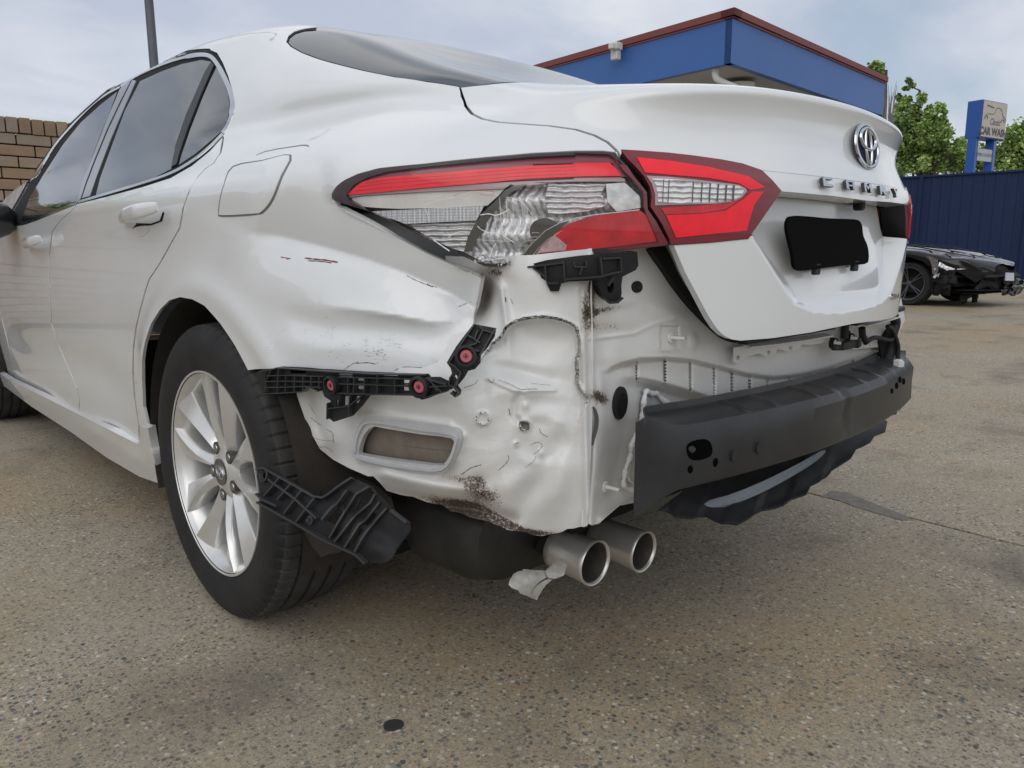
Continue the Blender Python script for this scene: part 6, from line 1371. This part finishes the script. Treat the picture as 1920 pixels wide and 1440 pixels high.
# ================================================================= TREES
BARK=mat('bark',(.09,.07,.05),.9,bump=.8,bscale=20);LEAF=[mat('leaf_dark',(.14,.235,.06),.6,var=.4,vscale=1.5),mat('leaf_mid',(.26,.40,.10),.55,var=.4,vscale=1.5),mat('leaf_light',(.42,.55,.19),.5,var=.35,vscale=1.5)]
for l in LEAF: l.node_tree.nodes['Principled BSDF'].inputs['Subsurface Weight'].default_value=0
def tree(u,D,blobs,label,nleaf,seed,name='leafy_tree',ls=.20,group='trees beyond the fence'):
    "blobs: (du px, v px, radius px) crown clumps in the view, put at distance D with depth of their own"
    rr=random.Random(seed);base=sg(u,400,D);T=empty(name,(base[0],base[1],0),label=label,cat='tree',group=None);ppm=FPX/ (D*math.cos(0.45))
    mb=[MB(),MB(),MB()];cl=[]
    for (bu,bv,br) in blobs:
        c=sg(bu,bv,D);c=c+np.array([math.sin(1.2),math.cos(1.2),0])*rr.uniform(-1,1)*.8;r=br/ppm;cl.append((c,r))
    tot=sum(r**2 for _,r in cl)
    for c,r in cl:
        sub=[(c+np.array([rr.gauss(0,.5),rr.gauss(0,.5),rr.gauss(0,.45)])*r,r*rr.uniform(.25,.45),rr.choices((0,1,2),(3,4,2))[0]) for _ in range(max(5,int(26*r*r/tot*6)))]
        for k in range(int(nleaf*r*r/tot)):
            sc_,sr,mi=rr.choice(sub);d=np.array([rr.gauss(0,1),rr.gauss(0,1),rr.gauss(0,1)]);d/=np.linalg.norm(d);p=sc_+d*sr*rr.uniform(.3,1.15)
            a=np.array([rr.gauss(0,1),rr.gauss(0,1),rr.gauss(0,.6)]);a/=np.linalg.norm(a);b=np.cross(a,[rr.gauss(0,1),rr.gauss(0,1),rr.gauss(0,1)]);b/=np.linalg.norm(b);s=ls*rr.uniform(.5,1.2)
            if rr.random()<.15: mi=rr.randrange(3)
            mb[mi].add([p-a*s/2,p+b*s*.32,p+a*s/2,p-b*s*.32],[(0,1,2,3)])
    cz=np.mean([c[2] for c,_ in cl]);m=MB();m.tube([(base[0],base[1],0),(base[0]+.1,base[1],cz*.5),(base[0],base[1]+.1,cz)],[.22,.16,.08],8)
    for c,r in cl: m.tube([(base[0],base[1]+.05,max(.8,c[2]*.55)),tuple((c+np.array([base[0],base[1],c[2]]))/2+[0,0,-.2]),tuple(c)],[.08,.05,.02],6)
    m.build('trunk',BARK,T,smooth=True)
    cr=None
    for i in range(3):
        if mb[i].F: 
            me=mesh('crown',mb[i].V,mb[i].F);link('crown',me,LEAF[i],T)
    return T
tree(1725,42,[(1702,165,12),(1700,185,16),(1692,205,20),(1715,210,24),(1690,235,30),(1725,235,30),(1740,215,22),(1758,225,16),(1762,212,10),(1740,262,34),(1700,275,36),(1772,275,26),(1755,300,30),(1790,292,20),(1720,305,36),(1685,300,30),(1765,245,16)],'tall leafy green tree with a narrow pointed top between the workshop and the sign',24000,1,ls=.19)
tree(1795,48,[(1795,268,14),(1800,290,24),(1782,300,24),(1815,300,22),(1805,272,10),(1830,305,24),(1850,300,20)],'low rounded green tree directly behind the car wash sign posts',8000,2,ls=.19)
tree(1905,44,[(1905,248,12),(1915,262,18),(1898,275,20),(1920,285,30),(1885,295,22),(1900,302,28),(1940,270,40),(1890,270,12),(1880,285,14)],'bushy green tree at the right edge beyond the navy fence',13000,3,ls=.19)
tree(1644,40,[(1640,128,9),(1648,134,8),(1643,142,8),(1650,126,5)],'small green treetop peeping over the right end of the blue workshop roof',900,4,ls=.2)
# bare twiggy tree beside the workshop
b0=sg(1665,250,38);T=empty('bare_tree',(b0[0],b0[1],0),label='bare grey twiggy tree at the right end of the blue workshop',cat='tree');m=MB();rr=random.Random(8)
m.tube([(b0[0],b0[1],0),tuple(b0)],[.12,.05],6)
for k in range(26):
    e=sg(1665+rr.uniform(-12,20),rr.uniform(150,215),38+rr.uniform(-1,1));s=b0+np.array([0,0,rr.uniform(-1.5,.6)]);m.tube([tuple(s),tuple((s+e)/2+np.array([rr.uniform(-.1,.1)]*3)),tuple(e)],[.03,.018,.006],4)
m.build('branches',mat('grey_twigs',(.22,.20,.19),.9),T)
# trees reflected in the side windows, beyond the brick wall to the left
tree2=sg(-300,380,18)
TT=tree(-900,16,[(-900,20,150),(-1050,60,150),(-760,90,120),(-1200,60,150),(-680,130,90),(-900,230,150)],'dark shrubby tree past the left end of the brick wall',5000,6,ls=.25)

# ================================================================= BLACK WRECKED CAR
BPA=mat('black_car_paint',(.004,.004,.005),.06,spec=.3,coat=.45);BDK=mat('wreck_dark',(.012,.012,.013),.6,bump=.8,bscale=30)
ang=math.radians(27);fdir=math.cos(ang)*np.array([.309,-.951])-math.sin(ang)*np.array([.951,.309]);rdir=np.array([fdir[1],-fdir[0]])
wc=hz_(1715,573,0)[:2]+np.array([.02,0]);org=wc-rdir*.74-fdir*.10
W=lambda X,Y,Z: np.array([*(org+fdir*X+rdir*Y),Z])
BC2=empty('wrecked_car',(org[0],org[1],0),label='black low sports car with its front end torn off in front of the navy fence',cat='car')
# stations: X, half width, side bottom, belt height, shoulder z, centre z, roof?
ST_=[(.92,.30,.50,.56,.585),(.86,.52,.50,.60,.625),(.72,.68,.52,.645,.68),(.55,.78,.54,.69,.725),(.36,.845,.55,.735,.775),(.2,.87,.58,.765,.81),(0,.885,.60,.79,.84),(-.2,.885,.58,.80,.865),(-.36,.885,.33,.80,.88),(-.42,.88,.20,.80,.89),(-.8,.875,.18,.82,.93),(-1.25,.87,.18,.83,1.02),(-1.55,.87,.18,.84,1.18),(-1.8,.87,.18,.85,1.27),(-2.3,.875,.19,.86,1.25),(-2.6,.88,.20,.86,1.16),(-2.95,.88,.30,.87,1.02),(-3.2,.87,.34,.86,.95),(-3.42,.80,.40,.82,.88)]
V=[];F=[];nn_=15
for X,h,b,s,c in ST_:
    if abs(X)<.35: b=.33+math.sqrt(max(0,.37**2-X*X))
    cab=max(0,(c-.93)/.34)
    half=[(h*.985,b),(h,b+(s-b)*.4),(h*.995,b+(s-b)*.8),(h*.95,s),(h*(.86-.10*cab),s+(c-s)*(.35+.15*cab)),(h*(.70-.06*cab),s+(c-s)*(.62+.25*cab)),(h*.40,s+(c-s)*.93),(0,c)]
    row=[W(X,y,z) for y,z in half]+[W(X,-y,z) for y,z in half[:-1][::-1]];V+=row
for i in range(len(ST_)-1):
    for k in range(nn_-1): a=i*nn_+k;F.append((a,a+1,a+nn_+1,a+nn_))
me=mesh('body_shell',V,F);bmx=bmesh.new();bmx.from_mesh(me)
bmesh.ops.subdivide_edges(bmx,edges=bmx.edges[:],cuts=2,use_grid_fill=True,smooth=.0)
for _ in range(2): bmesh.ops.smooth_vert(bmx,verts=[v for v in bmx.verts if not v.is_boundary],factor=.5,use_axis_x=True,use_axis_y=True,use_axis_z=True)
rr=random.Random(4)
for v in bmx.verts:
    P_=np.array(v.co);X=(P_[:2]-org)@fdir;Y=(P_[:2]-org)@rdir
    if X>.15:
        k=min(1,(X-.15)/.25);v.co.z+=k*.018*math.sin(X*21+Y*9)*(1 if Y>0 else .3);v.co.x+=k*.014*math.sin(X*33+P_[2]*40);
    if Y>.6 and .1<X<.6: v.co.z-=.03*math.exp(-((X-.35)/.1)**2)
bmesh.ops.recalc_face_normals(bmx,faces=bmx.faces);bmx.to_mesh(me);bmx.free();me.shade_smooth()
link('body_shell',me,BPA,BC2)
# glasshouse
def quad(name,P,mt,t=.01,par=BC2):
    m=MB();n=np.cross(P[1]-P[0],P[2]-P[0]);n/=np.linalg.norm(n);k=len(P);m.add(list(P)+[p-n*t for p in P],[tuple(range(k)),tuple(range(k,2*k))[::-1]]+[(i,(i+1)%k,k+(i+1)%k,k+i) for i in range(k)]);return m.build(name,mt,par)
quad('side_window',[W(-1.25,.79,.90),W(-2.5,.79,.93),W(-2.2,.64,1.18),W(-1.5,.63,1.18)],TGLASS)
quad('windscreen',[W(-1.05,.62,.965),W(-1.05,-.62,.965),W(-1.52,-.5,1.2),W(-1.52,.5,1.2)],TGLASS)
# raised bonnet edge and centre bulge
m=MB()
for y0,y1 in ((.62,.60),(.30,.22),(-.30,-.22)):
    m.tube([W(.75,y0*.8,.69),W(.45,y0,.755),(W(0,y0,.84)),(W(-.5,y1,.895))],[.004,.008,.010,.006],8)
bo=m.build('bonnet_crease',BPA,BC2,smooth=True);bo['kind']='stuff'
# torn front: core, beam, hanging liner, broken headlamp, plate
rr=random.Random(12)
def junk(name,c,d,mt,n=14,seed=0):
    r2=random.Random(seed);m=MB();bmj=bmesh.new();bmesh.ops.create_icosphere(bmj,subdivisions=3,radius=1.)
    for v in bmj.verts:
        q=1+.28*math.sin(v.co.x*5+seed)*math.sin(v.co.y*6+seed*2)+.18*math.sin(v.co.z*9+seed)+r2.uniform(-.07,.07)
        v.co=Vector((c+np.array([*(fdir*v.co.x*d[0]*q+rdir*v.co.y*d[1]*q),v.co.z*d[2]*q])))
    me=bpy.data.meshes.new(name);bmj.to_mesh(me);bmj.free();return link(name,me,mt,BC2)
junk('engine_bay_core',W(.45,0,.42),(.40,.62,.20),BDK,seed=1)
junk('radiator_support',W(.80,-.05,.42),(.10,.55,.17),BDK,seed=2)
junk('torn_wheel_liner',W(.42,.70,.40),(.18,.10,.20),BDK,seed=3)
junk('dangling_undertray',W(.62,.1,.22),(.30,.55,.05),BDK,seed=5)
junk('hanging_hose',W(.62,.45,.13),(.045,.05,.10),BDK,seed=6);junk('hanging_hose',W(.68,.25,.13),(.035,.04,.09),BDK,seed=7)
junk('bumper_remnant',W(.93,-.30,.27),(.07,.30,.12),BPA,seed=8)
quad('bumper_skin',[W(.50,.80,.60),W(.86,.52,.57),W(.93,.30,.50),W(.80,.55,.36)],BPA)
m=MB();V=[W(.42,.80,.66),W(.62,.70,.63),W(.75,.58,.60),W(.70,.66,.54),W(.52,.80,.53),W(.42,.84,.58)]
quad('broken_headlamp',[np.array(v) for v in V],mat('cracked_headlamp',(.45,.46,.48),.15,metal=.5,coat=1.,var=.6,vscale=30))
SIL=mat('silver_fragment',(.42,.43,.45),.25,metal=.4)
for k in range(7):
    X=rr.uniform(.38,.62);Y=rr.uniform(.76,.86);Z=rr.uniform(.42,.64);s=rr.uniform(.015,.04);quad('metal_fragment',[W(X,Y+.03,Z),W(X+s,Y+.03,Z+s*.5),W(X+s*.7,Y+.04,Z-s),W(X-s*.4,Y+.03,Z-s*.8)],SIL if k%2 else mat('pale_fragment',(.65,.66,.68),.4))
quad('fender_edge',[W(.30,.875,.70),W(.42,.86,.66),W(.44,.86,.50),W(.37,.87,.46),W(.35,.875,.58)],mat('dusty_fender',(.14,.125,.115),.5,var=.5,vscale=40,bump=.5))
quad('front_plate',[W(.985,.12,.48),W(.99,-.12,.47),W(1.0,-.12,.36),W(.99,.12,.37)],mat('pale_plate',(.55,.58,.68),.5,var=.2,vscale=30))
# wheels
def wheel2(X,Y,side):
    c=W(X,Y,.315);ax=np.array([*(rdir*side),0.]);m=MB();m.lathe([(-.20,.22),(-.19,.285),(-.17,.31),(-.02,.31),(0,.295),(.004,.26),(0,.232)],64,c,ax);w=m.build('wheel',RUB,BC2,smooth=True,auto=40)
    GM=mat('gunmetal_rim',(.09,.092,.10),.3,metal=.8,coat=.5);m=MB();m.lathe([(0,.232),(-.002,.225),(-.010,.220),(-.02,.214),(-.12,.205)],64,c,ax);m.build('rim',mat('rim_edge',(.20,.20,.21),.25,metal=.8),w,smooth=True)
    up=np.array([0,0,1.]);rt=np.cross(ax,up)
    for k in range(5):
        for dd in (-.11,.11):
            a=2*math.pi*k/5+dd+.3;d0=rt*math.sin(a*1.0-dd*.3)+up*math.cos(a*1.0-dd*.3);d1=rt*math.sin(a)+up*math.cos(a);m=MB();m.bar(c-ax*.03+d0*.035,c-ax*.012+d1*.215,.016,.022,ax);m.build('spoke',GM,w)
    m=MB();m.lathe([(-.02,.045),(-.012,.040),(-.01,.0005)],20,c,ax);m.build('hub',GM,w,smooth=True)
    m=MB();m.lathe([(-.09,.215),(-.10,.0005)],40,c,ax);m.build('brake_disc',BLKD,w)
wheel2(0,.80,1);wheel2(-2.57,.80,1);wheel2(0,-.80,-1);wheel2(-2.57,-.80,-1)
m=MB();m.box(W(-1.2,0,.30),(.1,.1,.1));m.V=[];m.F=[];V=[W(X,Y,Z) for X in (.35,-3.2) for Y in (-.78,.78) for Z in (.19,.40)];m.add(V,[(0,1,3,2),(4,6,7,5),(0,4,5,1),(2,3,7,6),(0,2,6,4),(1,5,7,3)]);m.build('floor_pan',BLKD,BC2)
m=MB();V=[W(X,Y,Z) for X in (-.36,.36) for Y in (-.70,.70) for Z in (.30,.60)];m.add(V,[(0,1,3,2),(4,6,7,5),(0,4,5,1),(2,3,7,6),(0,2,6,4),(1,5,7,3)]);m.build('wheel_house',BLKD,BC2)
